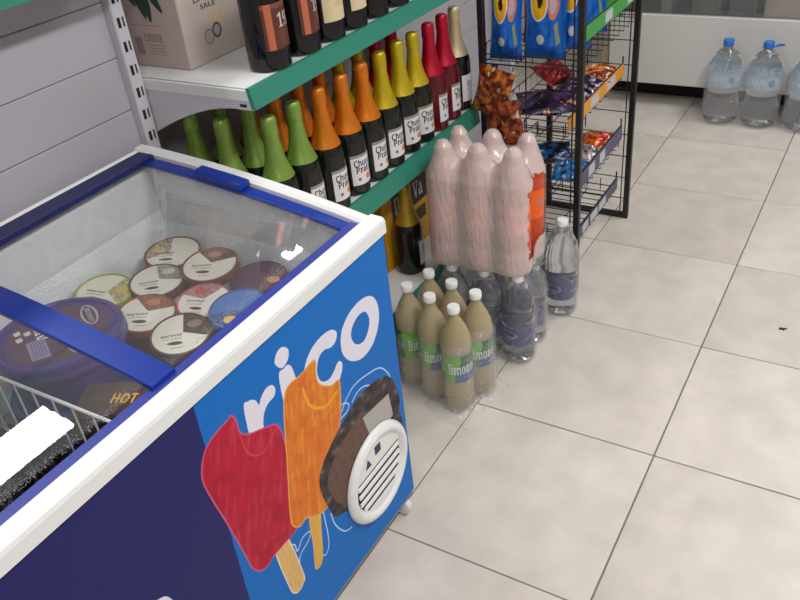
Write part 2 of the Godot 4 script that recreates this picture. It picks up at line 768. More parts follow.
func lid_y(x: float) -> float:
	return -0.13511 * x * x - 0.33811 * x + 0.66324


# slab whose top follows the curve of the lid; a number for the bottom gives a flat bottom
func curve_slab(xa: float, xb: float, za: float, zb: float, top: float, bottom: float, flat := false, n := 14, bev := 0.004) -> ArrayMesh:
	var ring := PackedVector2Array()
	for k in n + 1:
		var x := lerpf(xa, xb, float(k) / n)
		ring.append(Vector2(x, bottom if flat else lid_y(x) + bottom))
	for k in n + 1:
		var x := lerpf(xb, xa, float(k) / n)
		ring.append(Vector2(x, lid_y(x) + top))
	var inner := PackedVector2Array()
	for k in n + 1:
		inner.append(Vector2(ring[k].x, ring[k].y))
	for k in n + 1:
		inner.append(ring[n + 1 + k] - Vector2(0, bev))
	var st := flat_st()
	var c := ring.size()
	for k in c:
		var a := ring[k]
		var b := ring[(k + 1) % c]
		var out := Vector3((b - a).y, -(b - a).x, 0)
		quad(st, Vector3(a.x, a.y, za + bev), Vector3(b.x, b.y, za + bev), Vector3(b.x, b.y, zb - bev), Vector3(a.x, a.y, zb - bev), out)
		var ia := inner[k]
		var ib := inner[(k + 1) % c]
		quad(st, Vector3(ia.x, ia.y, za), Vector3(ib.x, ib.y, za), Vector3(b.x, b.y, za + bev), Vector3(a.x, a.y, za + bev), out + Vector3(0, 0, -0.01))
		quad(st, Vector3(ia.x, ia.y, zb), Vector3(ib.x, ib.y, zb), Vector3(b.x, b.y, zb - bev), Vector3(a.x, a.y, zb - bev), out + Vector3(0, 0, 0.01))
	for k in n:
		for z in [za, zb]:
			quad(st, Vector3(inner[k].x, inner[k].y, z), Vector3(inner[k + 1].x, inner[k + 1].y, z), Vector3(inner[c - 2 - k].x, inner[c - 2 - k].y, z), Vector3(inner[c - 1 - k].x, inner[c - 1 - k].y, z), Vector3(0, 0, -1 if z == za else 1))
	return done(st)


func freezer() -> void:
	var f := thing("chest_freezer", "white chest freezer with curved sliding glass lids and printed blue front", "freezer", Vector3.ZERO)
	# cabinet: four walls and a floor
	part("cabinet", joined([
		box_between(Vector3(-0.53, 0.06, FZ0 + 0.004), Vector3(-0.472, 0.775, FZ1 - 0.004), 0.003),
		box_between(Vector3(FX0 + 0.004, 0.06, FZ0 + 0.004), Vector3(-1.046, 0.85, FZ1 - 0.004), 0.003),
		curve_slab(-1.05, -0.5, FZ0 + 0.004, FZ0 + 0.042, -0.012, 0.06, true),
		curve_slab(-1.05, -0.5, FZ1 - 0.042, FZ1 - 0.004, -0.012, 0.06, true),
		box_between(Vector3(-1.05, 0.06, FZ0 + 0.02), Vector3(-0.5, 0.1, FZ1 - 0.02), 0.002)]), M.body, f)
	# inner liner, frosted
	part("liner", joined([
		box_between(Vector3(-0.535, 0.5, 0.449), Vector3(-0.53, 0.765, 1.456), 0.001),
		box_between(Vector3(-1.046, 0.5, 0.449), Vector3(-1.042, 0.84, 1.456), 0.001),
		box_between(Vector3(-1.042, 0.5, 0.447), Vector3(-0.535, 0.775, 0.452), 0.001),
		box_between(Vector3(-1.042, 0.5, 1.454), Vector3(-0.535, 0.775, 1.458), 0.001),
		box_between(Vector3(-1.046, 0.49, 0.447), Vector3(-0.53, 0.5, 1.458), 0.001)]), M.liner, f)
	# frost grown on the back and far walls below the load line, and along the front under the glass
	var grow := func(u: float, v: float) -> Vector3:
		var z := lerpf(0.453, 1.45, u)
		var y := lerpf(0.745, 0.55, v)
		return Vector3(-1.041 + 0.022 * sin(PI * minf(v * 1.6, 1.0) * 0.5) * (0.7 + 0.5 * noise.get_noise_2d(z * 14.0, y * 14.0)), y, z)
	var fr := part("frost", sheet(60, 14, grow, true), M.frost, f)
	fr.set_meta("kind", "stuff")
	var grow2 := func(u: float, v: float) -> Vector3:
		var x := lerpf(-1.04, -0.537, u)
		var y := lerpf(0.72, 0.53, v)
		return Vector3(x, y, 0.453 + 0.02 * sin(PI * minf(v * 1.6, 1.0) * 0.5) * (0.7 + 0.5 * noise.get_noise_2d(x * 16.0, y * 16.0)))
	part("frost", sheet(40, 14, grow2, false), M.frost, f).set_meta("kind", "stuff")
	var crumbs := []
	for k in 2600:
		var z := rng.randf_range(0.47, 1.45)
		var x := -0.545 - absf(rng.randfn(0.0, 0.009))
		var s := rng.randf_range(0.0003, 0.0011)
		crumbs.append([box(Vector3.ONE * 0.004, 0.0015), Transform3D(Basis.from_euler(Vector3(rng.randf() * 6, rng.randf() * 6, rng.randf() * 6)).scaled(Vector3.ONE * s / 0.003), Vector3(x, lid_y(x) - 0.013 - rng.randf() * 0.004, z))])
	part("frost", joined(crumbs), mat(rgb8(176, 180, 180), 0.7), f).set_meta("kind", "stuff")
	# white rim
	part("front_rim", rim_bar(), M.rim, f)
	part("far_rim", curve_slab(FX0, FX1 - 0.03, FZ0, FZ0 + 0.03, 0.008, -0.03, false, 20, 0.005), M.rim, f)
	part("near_rim", curve_slab(FX0, FX1 - 0.03, FZ1 - 0.03, FZ1, 0.008, -0.03, false, 20, 0.005), M.rim, f)
	part("back_rim", box_between(Vector3(FX0, 0.835, FZ0 + 0.03), Vector3(-1.077, 0.876, FZ1 - 0.03), 0.004), M.rim, f)
	# blue rails that carry the lids
	part("front_rail", box_between(Vector3(-0.527, 0.77, FZ0 + 0.03), Vector3(-0.5, 0.802, FZ1 - 0.03), 0.003), M.rail_blue, f)
	part("back_rail", box_between(Vector3(-1.077, 0.856, FZ0 + 0.03), Vector3(-1.03, 0.874, FZ1 - 0.03), 0.003), M.rail_navy, f)
	# two curved glass lids: the near one slides over the far one
	for k in 2:
		var za: float = [0.437, 0.936][k]
		var zb: float = [0.975, 1.466][k]
		var up: float = [-0.006, 0.006][k]
		var lid := part("glass_lid", curve_slab(-1.028, -0.532, za + 0.004, zb - 0.004, up, up - 0.003, false, 24, 0.0008), M.glass, f)
		part("end_bar", curve_slab(-1.03, -0.515, za, za + (0.028 if k == 0 else 0.049), up + 0.002, up - 0.006, false, 24, 0.001), M.lid_blue, lid)
		part("end_bar", curve_slab(-1.03, -0.515, zb - 0.03, zb, up + 0.002, up - 0.006, false, 24, 0.001), M.lid_blue, lid)
		if k == 0:
			part("handle", curve_slab(-0.885, -0.765, za, za + 0.032, 0.014, 0.0, false, 6, 0.003), M.lid_blue, lid)
		else:
			part("handle", curve_slab(-0.885, -0.765, zb - 0.032, zb, 0.022, 0.0, false, 6, 0.003), M.lid_blue, lid)
	# printed front
	var print_mat := printed(front_print(), 0.42)
	print_mat.metallic_specular = 0.28
	var fp := part("front_panel", sheet(1, 1, func(u: float, v: float) -> Vector3: return Vector3(-0.4705, lerpf(0.774, 0.062, v), lerpf(FZ1, FZ0 + 0.004, u)), false), print_mat, f)
	fp.set_meta("label", "printed blue front with white lettering and bitten ice lollies")
	part("kick_edge", box_between(Vector3(-0.5, 0.052, FZ0 + 0.01), Vector3(-0.47, 0.062, FZ1 - 0.01), 0.002), M.grey, f)
	grille(f)
	for p in [Vector3(-0.5, 0, 0.437), Vector3(-1.04, 0, 0.455), Vector3(-0.5, 0, 1.45), Vector3(-1.04, 0, 1.45)]:
		var w := part("caster", joined([[lathe(prof([0.0, -0.011, 0.018, -0.011, 0.0235, -0.008, 0.0235, 0.008, 0.018, 0.011, 0.0, 0.011]), 20), Transform3D(Basis(Vector3.RIGHT, PI / 2), Vector3.ZERO)]]), M.wire_white, f, p + Vector3(0.01, 0.0236, 0))
		part("fork", box(Vector3(0.02, 0.02, 0.034), 0.003), M.grey, w, Vector3(-0.004, 0.03, 0))
	# wire divider between the tubs and the near compartment
	var wires := []
	wires.append(rod(Vector3(-1.03, 0.742, 1.02), Vector3(-0.54, 0.742, 1.02), 0.0035))
	wires.append(rod(Vector3(-1.03, 0.6, 1.02), Vector3(-0.54, 0.6, 1.02), 0.003))
	for k in 10:
		wires.append(rod(Vector3(-0.585 - k * 0.048, 0.742, 1.02), Vector3(-0.585 - k * 0.048, 0.505, 1.02), 0.0019))
	part("wire_divider", joined(wires), M.wire_white, f).set_meta("label", "white wire divider inside the freezer")


func rim_bar() -> ArrayMesh:
	var p := PackedVector2Array([Vector2(-0.5, 0.775), Vector2(-0.468, 0.772), Vector2(-0.4645, 0.774), Vector2(-0.4645, 0.798), Vector2(-0.467, 0.804), Vector2(-0.472, 0.807), Vector2(-0.497, 0.808), Vector2(-0.5, 0.806)])
	var m := extrude(p, FZ1 - FZ0)
	return joined([[m, Transform3D(Basis(), Vector3(0, 0, FZ0))]])


func grille(f: Node3D) -> void:
	var c := Vector3(-0.469, 0.246, 0.543)
	var face := Basis(Vector3(0, 0, 1), -PI / 2)   # lathe axis y -> +x
	var g := part("vent_grille", joined([[lathe(prof([0.118, 0.0, 0.118, 0.004, 0.114, 0.010, 0.106, 0.014, 0.099, 0.014, 0.094, 0.010, 0.088, 0.003]), 48), Transform3D(face, Vector3.ZERO)]]), M.rim, f, c)
	g.set_meta("label", "round white louvred vent grille")
	part("backing", joined([[lathe(prof([0.093, 0.0, 0.093, 0.001, 0.0, 0.001]), 40), Transform3D(face, Vector3.ZERO)]]), M.slot, g)
	for k in 2:
		part("face_plate", arc_plate(k), M.rim, g)
	for k in 4:
		var y := 0.018 - k * 0.0225
		var half := sqrt(maxf(0.0, 0.09 * 0.09 - y * y)) - 0.003
		half = minf(half, 0.083)
		part("slat", box(Vector3(0.004, 0.011, half * 2.0), 0.0012), M.rim, g, Vector3(0.006, y, 0), Vector3(0, 0, 0.12))
	for d in [[0.038, 0.06, 0.011], [-0.002, 0.07, 0.011]]:
		var mk := extrude(PackedVector2Array([Vector2(-d[2], -d[2]), Vector2(d[2], -d[2]), Vector2(d[2] * (0.0 if d[0] > 0 else 1.0), d[2])] if d[0] > 0 else [Vector2(-d[2], -d[2]), Vector2(d[2], -d[2]), Vector2(d[2], d[2]), Vector2(-d[2], d[2])]), 0.0006)
		part("mark", joined([[mk, Transform3D(Basis(Vector3.UP, PI / 2), Vector3.ZERO)]]), M.rail_navy, g, Vector3(0.0078, d[1], d[0]))


# upper and lower closed parts of the grille's face, above and below the louvres
func arc_plate(which: int) -> ArrayMesh:
	var list := []
	for s in [[[0.032, 0.093, 1.0], [0.068, 0.093, -1.0]][which]]:
		var poly := PackedVector2Array()
		var a0 := asin(s[0] / s[1])
		for k in 17:
			var a := lerpf(a0, PI - a0, k / 16.0)
			poly.append(Vector2(cos(a) * s[1], sin(a) * s[1] * s[2]))
		list.append([extrude(poly, 0.004), Transform3D(Basis(Vector3.UP, PI / 2), Vector3(0.0036, 0, 0))])
	return joined(list)


func front_print() -> Image:
	var w := 1408
	var h := 902
	var img := canvas(w, h, rgb8(38, 38, 98))
	var px := func(z: float, y: float) -> Vector2:
		return Vector2((FZ1 - z) / (FZ1 - FZ0 - 0.004) * w, (0.774 - y) / 0.712 * h)
	var P := func(list: Array) -> Array:
		var o := []
		for k in range(0, list.size(), 2):
			o.append(px.call(list[k], list[k + 1]))
		return o
	fill_poly(img, P.call([0.958, 0.78, 0.4, 0.78, 0.4, 0.05, 0.969, 0.05]), rgb8(14, 108, 192))
	var white := rgb8(228, 224, 236)
	# lettering: r, i, c, o and the tip of a letter on the dark field
	var oo: Array = smooth(P.call([0.594, 0.626, 0.583, 0.656, 0.551, 0.676, 0.508, 0.679, 0.474, 0.665, 0.458, 0.634, 0.462, 0.595, 0.49, 0.561, 0.532, 0.553, 0.569, 0.571, 0.59, 0.599]))
	fill_poly(img, oo, white)
	fill_poly(img, smooth(P.call([0.559, 0.622, 0.549, 0.642, 0.526, 0.652, 0.503, 0.646, 0.493, 0.624, 0.5, 0.602, 0.521, 0.587, 0.547, 0.597])), rgb8(14, 108, 192))
	fill_poly(img, smooth(P.call([0.712, 0.63, 0.7, 0.66, 0.677, 0.677, 0.645, 0.683, 0.614, 0.677, 0.6, 0.662, 0.607, 0.646, 0.624, 0.643, 0.645, 0.651, 0.663, 0.645, 0.674, 0.621, 0.668, 0.596, 0.647, 0.583, 0.628, 0.588, 0.611, 0.599, 0.599, 0.589, 0.606, 0.568, 0.632, 0.55, 0.67, 0.548, 0.7, 0.575])), white)
	fill_poly(img, smooth(P.call([0.774, 0.714, 0.764, 0.73, 0.748, 0.731, 0.735, 0.716, 0.742, 0.699, 0.76, 0.694])), white)
	fill_poly(img, smooth(P.call([0.773, 0.672, 0.757, 0.69, 0.736, 0.679, 0.73, 0.6, 0.735, 0.5, 0.77, 0.5])), white)
	fill_poly(img, smooth(P.call([0.866, 0.677, 0.851, 0.692, 0.836, 0.682, 0.831, 0.668, 0.823, 0.677, 0.808, 0.685, 0.793, 0.682, 0.786, 0.669, 0.793, 0.657, 0.811, 0.654, 0.826, 0.641, 0.834, 0.607, 0.836, 0.5, 0.866, 0.5])), white)
	fill_poly(img, smooth(P.call([1.145, 0.518, 1.125, 0.514, 1.108, 0.5, 1.1, 0.46, 1.11, 0.38, 1.15, 0.38, 1.16, 0.46])), white)
	# thin white curls
	for l in [[0.625, 0.485, 0.603, 0.503, 0.571, 0.513, 0.524, 0.505, 0.48, 0.489, 0.454, 0.456, 0.446, 0.431], [0.59, 0.48, 0.569, 0.49, 0.54, 0.486, 0.51, 0.463], [0.642, 0.473, 0.61, 0.473, 0.6, 0.485, 0.618, 0.5, 0.637, 0.495], [0.844, 0.329, 0.829, 0.315, 0.826, 0.294, 0.805, 0.309, 0.78, 0.302, 0.794, 0.286, 0.824, 0.274, 0.833, 0.231, 0.845, 0.211], [0.734, 0.321, 0.736, 0.228, 0.75, 0.203, 0.765, 0.211], [0.714, 0.286, 0.707, 0.243, 0.683, 0.199, 0.659, 0.186]]:
		stroke(img, smooth(P.call(l), false), 4.0, rgb8(190, 214, 240))
	# sticks
	var wood := func(x: int, y: int, c: Color) -> Color:
		return c.lerp(rgb8(214, 150, 60), 0.35 + 0.35 * noise.get_noise_2d(x * 0.09, y * 0.01))
	var rs: Array = P.call([0.879, 0.36, 0.845, 0.36, 0.825, 0.224, 0.832, 0.204, 0.848, 0.198, 0.862, 0.21, 0.869, 0.24])
	rs = smooth(rs)
	fill_poly(img, rs, rgb8(232, 196, 140), wood)
	stroke(img, rs, 3.0, rgb8(236, 226, 220))
	fill_poly(img, smooth(P.call([0.775, 0.34, 0.741, 0.34, 0.752, 0.26, 0.76, 0.214, 0.77, 0.194, 0.784, 0.192, 0.791, 0.206, 0.783, 0.26])), rgb8(226, 184, 92), wood)
	# red lolly
	var red: Array = smooth(P.call([0.977, 0.656, 0.96, 0.68, 0.936, 0.69, 0.901, 0.694, 0.895, 0.697, 0.887, 0.681, 0.885, 0.652, 0.866, 0.633, 0.838, 0.62, 0.803, 0.6, 0.794, 0.563, 0.794, 0.507, 0.803, 0.465, 0.807, 0.416, 0.813, 0.349, 0.849, 0.345, 0.885, 0.347, 0.905, 0.341, 0.926, 0.35, 0.94, 0.378, 0.948, 0.43, 0.963, 0.516, 0.982, 0.62]))
	fill_poly(img, red, rgb8(184, 26, 52), func(x: int, y: int, c: Color) -> Color:
		var s := noise.get_noise_2d(x * 0.035 + y * 0.012, y * 0.006 - x * 0.002)
		var t := noise.get_noise_2d(x * 0.015 + 50.0, y * 0.014)
		var o := c.lerp(rgb8(206, 78, 104), clampf(s * 0.9 + 0.05, 0.0, 0.6))
		return o.lerp(rgb8(150, 16, 44), clampf(t * 0.9, 0.0, 0.55)))
	stroke(img, red + [red[0]], 4.0, rgb8(196, 92, 128))
	# the bite
	stroke(img, smooth(P.call([0.887, 0.655, 0.88, 0.6, 0.85, 0.575, 0.82, 0.585, 0.8, 0.6]), false), 5.0, rgb8(204, 62, 82))
	# orange lolly
	var org: Array = smooth(P.call([0.772, 0.631, 0.754, 0.65, 0.716, 0.648, 0.675, 0.65, 0.679, 0.617, 0.673, 0.591, 0.643, 0.565, 0.622, 0.562, 0.616, 0.55, 0.625, 0.5, 0.638, 0.462, 0.665, 0.427, 0.69, 0.395, 0.698, 0.328, 0.722, 0.309, 0.757, 0.322, 0.784, 0.343, 0.805, 0.342, 0.823, 0.366, 0.818, 0.413, 0.8, 0.5, 0.785, 0.58]))
	fill_poly(img, org, rgb8(222, 118, 40), func(x: int, y: int, c: Color) -> Color:
		var s := noise.get_noise_2d(x * 0.04 + y * 0.006 + 9.0, y * 0.006)
		var t := noise.get_noise_2d(x * 0.02, y * 0.02 + 70.0)
		return c.lerp(rgb8(236, 168, 60), clampf(s * 0.9 + 0.1, 0.0, 0.6)).lerp(rgb8(196, 84, 40), clampf(t * 0.8, 0.0, 0.4)))
	stroke(img, org + [org[0]], 4.0, rgb8(230, 170, 74))
	stroke(img, smooth(P.call([0.72, 0.62, 0.71, 0.57, 0.67, 0.535, 0.63, 0.54]), false), 8.0, rgb8(236, 164, 44))
	# chocolate-coated bar
	var ch: Array = smooth(P.call([0.73, 0.374, 0.714, 0.412, 0.665, 0.445, 0.602, 0.468, 0.554, 0.478, 0.486, 0.466, 0.445, 0.436, 0.424, 0.371, 0.427, 0.33, 0.434, 0.244, 0.584, 0.195, 0.672, 0.246, 0.702, 0.262, 0.717, 0.304]))
	fill_poly(img, ch, rgb8(66, 56, 56), func(x: int, y: int, c: Color) -> Color:
		var s := noise.get_noise_2d(x * 0.012 + y * 0.01 + 30.0, y * 0.02 - x * 0.012)
		return c.lerp(rgb8(150, 140, 144), clampf(s * 1.3 - 0.15, 0.0, 0.6)).lerp(rgb8(30, 26, 28), clampf(-s * 1.4, 0.0, 0.7)))
	fill_poly(img, smooth(P.call([0.706, 0.361, 0.66, 0.41, 0.6, 0.425, 0.55, 0.425, 0.51, 0.3, 0.628, 0.25, 0.68, 0.28])), rgb8(92, 70, 62), func(x: int, y: int, c: Color) -> Color:
		return c.lerp(rgb8(122, 92, 76), 0.4 + 0.5 * noise.get_noise_2d(x * 0.03, y * 0.03)))
	fill_poly(img, P.call([0.563, 0.418, 0.462, 0.405, 0.455, 0.34, 0.535, 0.32, 0.55, 0.365]), rgb8(178, 172, 166))
	return img


# ---------------------------------------------------------------- what lies in the freezer
func lid_print(base: Color, pic: Color, spot: Color, turn: float, words_: String) -> StandardMaterial3D:
	var img := canvas(128, 128, base)
	var pts := [Vector2(64, 0), Vector2(128, 0), Vector2(128, 78), Vector2(70, 60)]
	var rot := []
	for p in pts:
		rot.append((p - Vector2(64, 64)).rotated(turn) + Vector2(64, 64))
	fill_poly(img, rot, pic, func(x: int, y: int, c: Color) -> Color: return c.lerp(c.darkened(0.35), clampf(0.5 + noise.get_noise_2d(x * 0.08, y * 0.08), 0.0, 1.0)))
	var s := (Vector2(92, 34) - Vector2(64, 64)).rotated(turn) + Vector2(64, 64)
	ellipse(img, s, 17, 13, spot, func(x: int, y: int, c: Color) -> Color: return c.lerp(c.lightened(0.3), clampf(0.4 + noise.get_noise_2d(x * 0.2, y * 0.2), 0.0, 1.0)))
	if words_ != "":
		write(img, words_, Rect2(20, 62, 48, 9), rgb8(70, 52, 46), true)
		write(img, words_, Rect2(26, 76, 40, 4), rgb8(130, 110, 100))
		fill_poly(img, smooth([Vector2(34, 92), Vector2(48, 88), Vector2(64, 90), Vector2(68, 97), Vector2(50, 99)]), rgb8(84, 56, 44))
		write(img, words_, Rect2(44, 106, 26, 4), rgb8(130, 110, 100))
	return printed(img, 0.25)


func tub(at: Vector3, r: float, h: float, side: Color, cup: Color, top: StandardMaterial3D, label: String, tilt: Vector3, turn: float, group: String) -> Node3D:
	var t := thing("ice_cream_tub", label, "tub", at - Vector3(0, h, 0), 0.0, group)
	t.rotation = tilt
	var rings := func(a: float, y: float) -> float:
		return 1.0 + 0.012 * (1.0 if y > 0.012 and y < h - 0.022 else 0.0) * signf(sin(a * 24.0))
	part("cup", lathe(prof([0.0, 0.0, r * 0.74, 0.0, r * 0.78, 0.004, r * 0.9, h - 0.02, r * 0.9, h - 0.004]), 48, -PI, PI, rings), mat(cup, 0.4), t)
	var l := part("lid", lathe(prof([r * 0.9, h - 0.02, r * 0.97, h - 0.02, r, h - 0.017, r, h - 0.005, r * 0.985, h - 0.001, r * 0.95, h, r * 0.93, h - 0.002, r * 0.9, h - 0.002]), 36), mat(side, 0.3), t)
	part("lid_print", disc(r * 0.905), top, l, Vector3(0, h - 0.0018, 0), Vector3(0, turn, 0))
	return t


func disc(r: float) -> ArrayMesh:
	var v := PackedVector3Array([Vector3.ZERO])
	var n := PackedVector3Array([Vector3.UP])
	var uv := PackedVector2Array([Vector2(0.5, 0.5)])
	var idx := PackedInt32Array()
	for k in 33:
		var a := TAU * k / 32
		v.append(Vector3(cos(a) * r, 0, sin(a) * r))
		n.append(Vector3.UP)
		uv.append(Vector2(0.5 + 0.5 * cos(a), 0.5 + 0.5 * sin(a)))
		if k > 0:
			idx.append_array([0, k, k + 1])
	return arrays_mesh(v, n, uv, idx)


func freezer_goods() -> void:
	var cream := rgb8(226, 222, 206)
	var brown := rgb8(118, 58, 44)
	var pinkish := rgb8(150, 62, 66)
	var grp := "round tubs in the freezer"
	# x, y of the lid, z, radius, lid colour, cup colour, print, label, tilt, turn
	var list := [
		[-0.944, 0.702, 0.53, 0.062, brown, cream, lid_print(cream, rgb8(196, 182, 150), rgb8(196, 160, 96), -1.9, "creme"), "cream-lidded tub with pale picture, in the freezer's back far corner", Vector3(0.05, 0, -0.06), 0.6],
		[-0.812, 0.714, 0.55, 0.06, brown, rgb8(214, 208, 200), lid_print(cream, rgb8(120, 78, 60), rgb8(150, 96, 74), -0.6, "sorvete"), "brown-rimmed white tub with a chocolate scoop printed on its lid", Vector3(0.09, 0, -0.05), 0.5],
		[-0.894, 0.702, 0.63, 0.058, brown, cream, lid_print(cream, rgb8(176, 172, 158), rgb8(190, 186, 170), 0.0, "sorvete"), "cream-lidded tub with three lines of dark print and a grey picture", Vector3(0.06, 0, -0.08), 0.75],
		[-0.752, 0.697, 0.642, 0.055, rgb8(196, 92, 118), cream, lid_print(rgb8(230, 224, 214), rgb8(206, 150, 158), rgb8(186, 44, 44), -1.2, "morango"), "pink-rimmed tub with strawberry and pink ice cream on its lid", Vector3(0.1, 0, -0.06), 0.4],
		[-0.832, 0.7, 0.727, 0.059, pinkish, brown, lid_print(cream, rgb8(170, 112, 74), rgb8(178, 104, 58), -0.5, "sorvete"), "red-brown rimmed tub with caramel ice cream printed on its lid", Vector3(0.05, 0, -0.12), 0.6],
		[-0.717, 0.7, 0.748, 0.058, rgb8(96, 62, 54), rgb8(70, 44, 40), lid_print(cream, rgb8(96, 74, 66), rgb8(120, 92, 80), 0.1, "sorvete"), "dark tub with cream lid and a dark chocolate picture, by the frosty front edge", Vector3(0.1, 0, -0.1), 0.7],
		[-0.972, 0.702, 0.706, 0.06, rgb8(150, 170, 40), rgb8(214, 212, 160), lid_print(rgb8(226, 222, 200), rgb8(216, 206, 150), rgb8(206, 170, 60), 0.4, "abacaxi"), "lime-green rimmed tub beside the large purple tub", Vector3(0.04, 0, -0.12), 0.3],
		[-0.705, 0.692, 0.53, 0.059, rgb8(76, 40, 76), rgb8(70, 36, 66), lid_print(rgb8(88, 48, 78), rgb8(120, 62, 60), rgb8(180, 112, 60), 0.9, ""), "purple-brown tub in the freezer's front far corner", Vector3(0.03, 0, -0.02), 0.2],
		[-0.645, 0.716, 0.656, 0.058, rgb8(52, 84, 150), rgb8(50, 76, 140), lid_print(rgb8(70, 104, 164), rgb8(66, 96, 156), rgb8(206, 160, 70), 2.4, ""), "blue tub with orange cookies printed on its lid", Vector3(0.1, 0, -0.05), 0.2],
	]
	for e in list:
		tub(Vector3(e[0], e[1], e[2]), e[3], 0.088, e[4], e[5], e[6], e[7], e[8], e[9], grp)
	# the layer they stand on
	var low := 0
	for e in list:
		var y: float = e[1] - 0.09
		var h: float = y - 0.5
		tub(Vector3(e[0], y, e[2]), e[3] * 0.96, h, e[4], e[5], list[(low + 3) % list.size()][6], "half-hidden tub right under the %s tub in the freezer" % ["pale-picture corner", "chocolate-scoop", "grey-picture", "pink-rimmed", "caramel", "dark chocolate", "lime-green rimmed", "purple-brown", "blue"][low], Vector3.ZERO, 1.0, "lower layer of tubs in the freezer")
		low += 1
	# large purple tub on a blue one
	var pm := canvas(256, 256, rgb8(78, 52, 124))
	ellipse(pm, Vector2(128, 128), 112, 112, rgb8(92, 62, 110), func(x: int, y: int, c: Color) -> Color: return c.lerp(rgb8(110, 66, 52), clampf(0.45 + noise.get_noise_2d(x * 0.05, y * 0.05) * 1.4, 0.0, 1.0)))
	for c in [[196, 96, 40, 24], [96, 50, 46, 18]]:
		ellipse(pm, Vector2(c[0], c[1]), c[2], c[3], rgb8(190, 184, 188))
		ellipse(pm, Vector2(c[0], c[1]), c[2] - 5, c[3] - 5, rgb8(56, 40, 52))
		write(pm, "mousse", Rect2(c[0] - c[2] + 12, c[1] - 6, c[2] * 2 - 24, 12), rgb8(206, 198, 204), true)
	write(pm, "Mu", Rect2(74, 136, 60, 36), Color.WHITE, true)
	fill_poly(pm, [Vector2(128, 156), Vector2(208, 156), Vector2(204, 196), Vector2(124, 196)], rgb8(156, 140, 178))
	for k in 5:
		pm.fill_rect(Rect2i(132, 162 + k * 6, 66, 2), rgb8(96, 80, 130))
	for p in [[52, 140], [84, 186], [100, 206], [70, 206]]:
		fill_poly(pm, [Vector2(p[0] - 10, p[1] - 6), Vector2(p[0] + 8, p[1] - 8), Vector2(p[0] + 11, p[1] + 5), Vector2(p[0] - 6, p[1] + 8)], rgb8(228, 224, 226))
	big_tub(Vector3(-0.9, 0.725, 0.872), 0.122, 0.105, rgb8(82, 56, 132), printed(pm, 0.3), "large purple round tub with chocolate pictures under the blue lid bar", -0.5)
	big_tub(Vector3(-0.888, 0.618, 0.874), 0.128, 0.118, rgb8(40, 62, 140), printed(canvas(8, 8, rgb8(40, 62, 140))), "large blue round tub beneath the purple tub", 0.0)
	# brown box with yellow lettering
	var hi := canvas(128, 96, rgb8(74, 52, 44))
	write(hi, "HOT", Rect2(62, 34, 48, 28), rgb8(226, 176, 40))
	write(hi, "chocolate", Rect2(20, 44, 30, 6), rgb8(140, 120, 110))
	var b := thing("ice_cream_box", "brown carton with yellow lettering below the purple tub", "carton", Vector3(-0.685, 0.5, 0.945), 0.45)
	part("carton", box_between(Vector3(-0.062, 0, -0.045), Vector3(0.062, 0.197, 0.045), 0.003), mat(rgb8(74, 52, 44), 0.5), b)
	part("top_print", sheet(1, 1, func(u: float, v: float) -> Vector3: return Vector3(lerpf(-0.058, 0.058, u), 0.1975, lerpf(-0.041, 0.041, v)), true), printed(hi, 0.4), b)
	# pouches standing in the near compartment
	var k := 0
	for e in [[-0.62, 1.075, 0.2, 30, 26, 26], [-0.72, 1.07, 0.1, 62, 40, 30], [-0.82, 1.08, -0.2, 34, 30, 34], [-0.94, 1.075, 0.1, 72, 52, 30], [-0.63, 1.17, -0.1, 26, 28, 32], [-0.75, 1.17, 0.15, 52, 34, 34], [-0.88, 1.18, 0.0, 40, 34, 28], [-0.66, 1.27, 0.1, 44, 38, 30], [-0.8, 1.28, -0.15, 32, 26, 30]]:
		var p := thing("ice_lolly_pouch", ["charcoal", "dark brown", "slate grey", "olive brown", "blue-black", "maroon", "dull brown", "dark khaki", "plum black"][k] + " foil pouch standing in the freezer, %s" % ("against the wire divider" if k < 4 else "in the middle of the compartment" if k < 7 else "farthest from the wire divider"), "pouch", Vector3(e[0], 0.5, e[1]), e[2], "dark pouches in the freezer")
		part("wrapper", bag_mesh(0.1, 0.225, 0.04, k), mat(rgb8(e[3], e[4], e[5]), 0.25, 0.3), p, Vector3(0, 0.113, 0), Vector3(0.06, 0, 0))
		k += 1


func big_tub(at: Vector3, r: float, h: float, c: Color, top: StandardMaterial3D, label: String, turn: float) -> void:
	var t := thing("ice_cream_tub", label, "tub", at - Vector3(0, h, 0))
	part("cup", lathe(prof([0.0, 0.0, r * 0.8, 0.0, r * 0.83, 0.005, r * 0.92, h - 0.03, r * 0.92, h - 0.004]), 40), mat(c, 0.3), t)
	var l := part("lid", lathe(prof([r * 0.92, h - 0.03, r * 0.98, h - 0.032, r, h - 0.028, r, h - 0.02, r * 0.985, h - 0.017, r * 0.985, h - 0.012, r * 0.99, h - 0.009, r * 0.97, h - 0.002, r * 0.93, h, r * 0.88, h - 0.001, r * 0.865, h - 0.004]), 48), mat(c, 0.28), t)
	part("lid_print", disc(r * 0.87), top, l, Vector3(0, h - 0.0038, 0), Vector3(0, turn, 0))


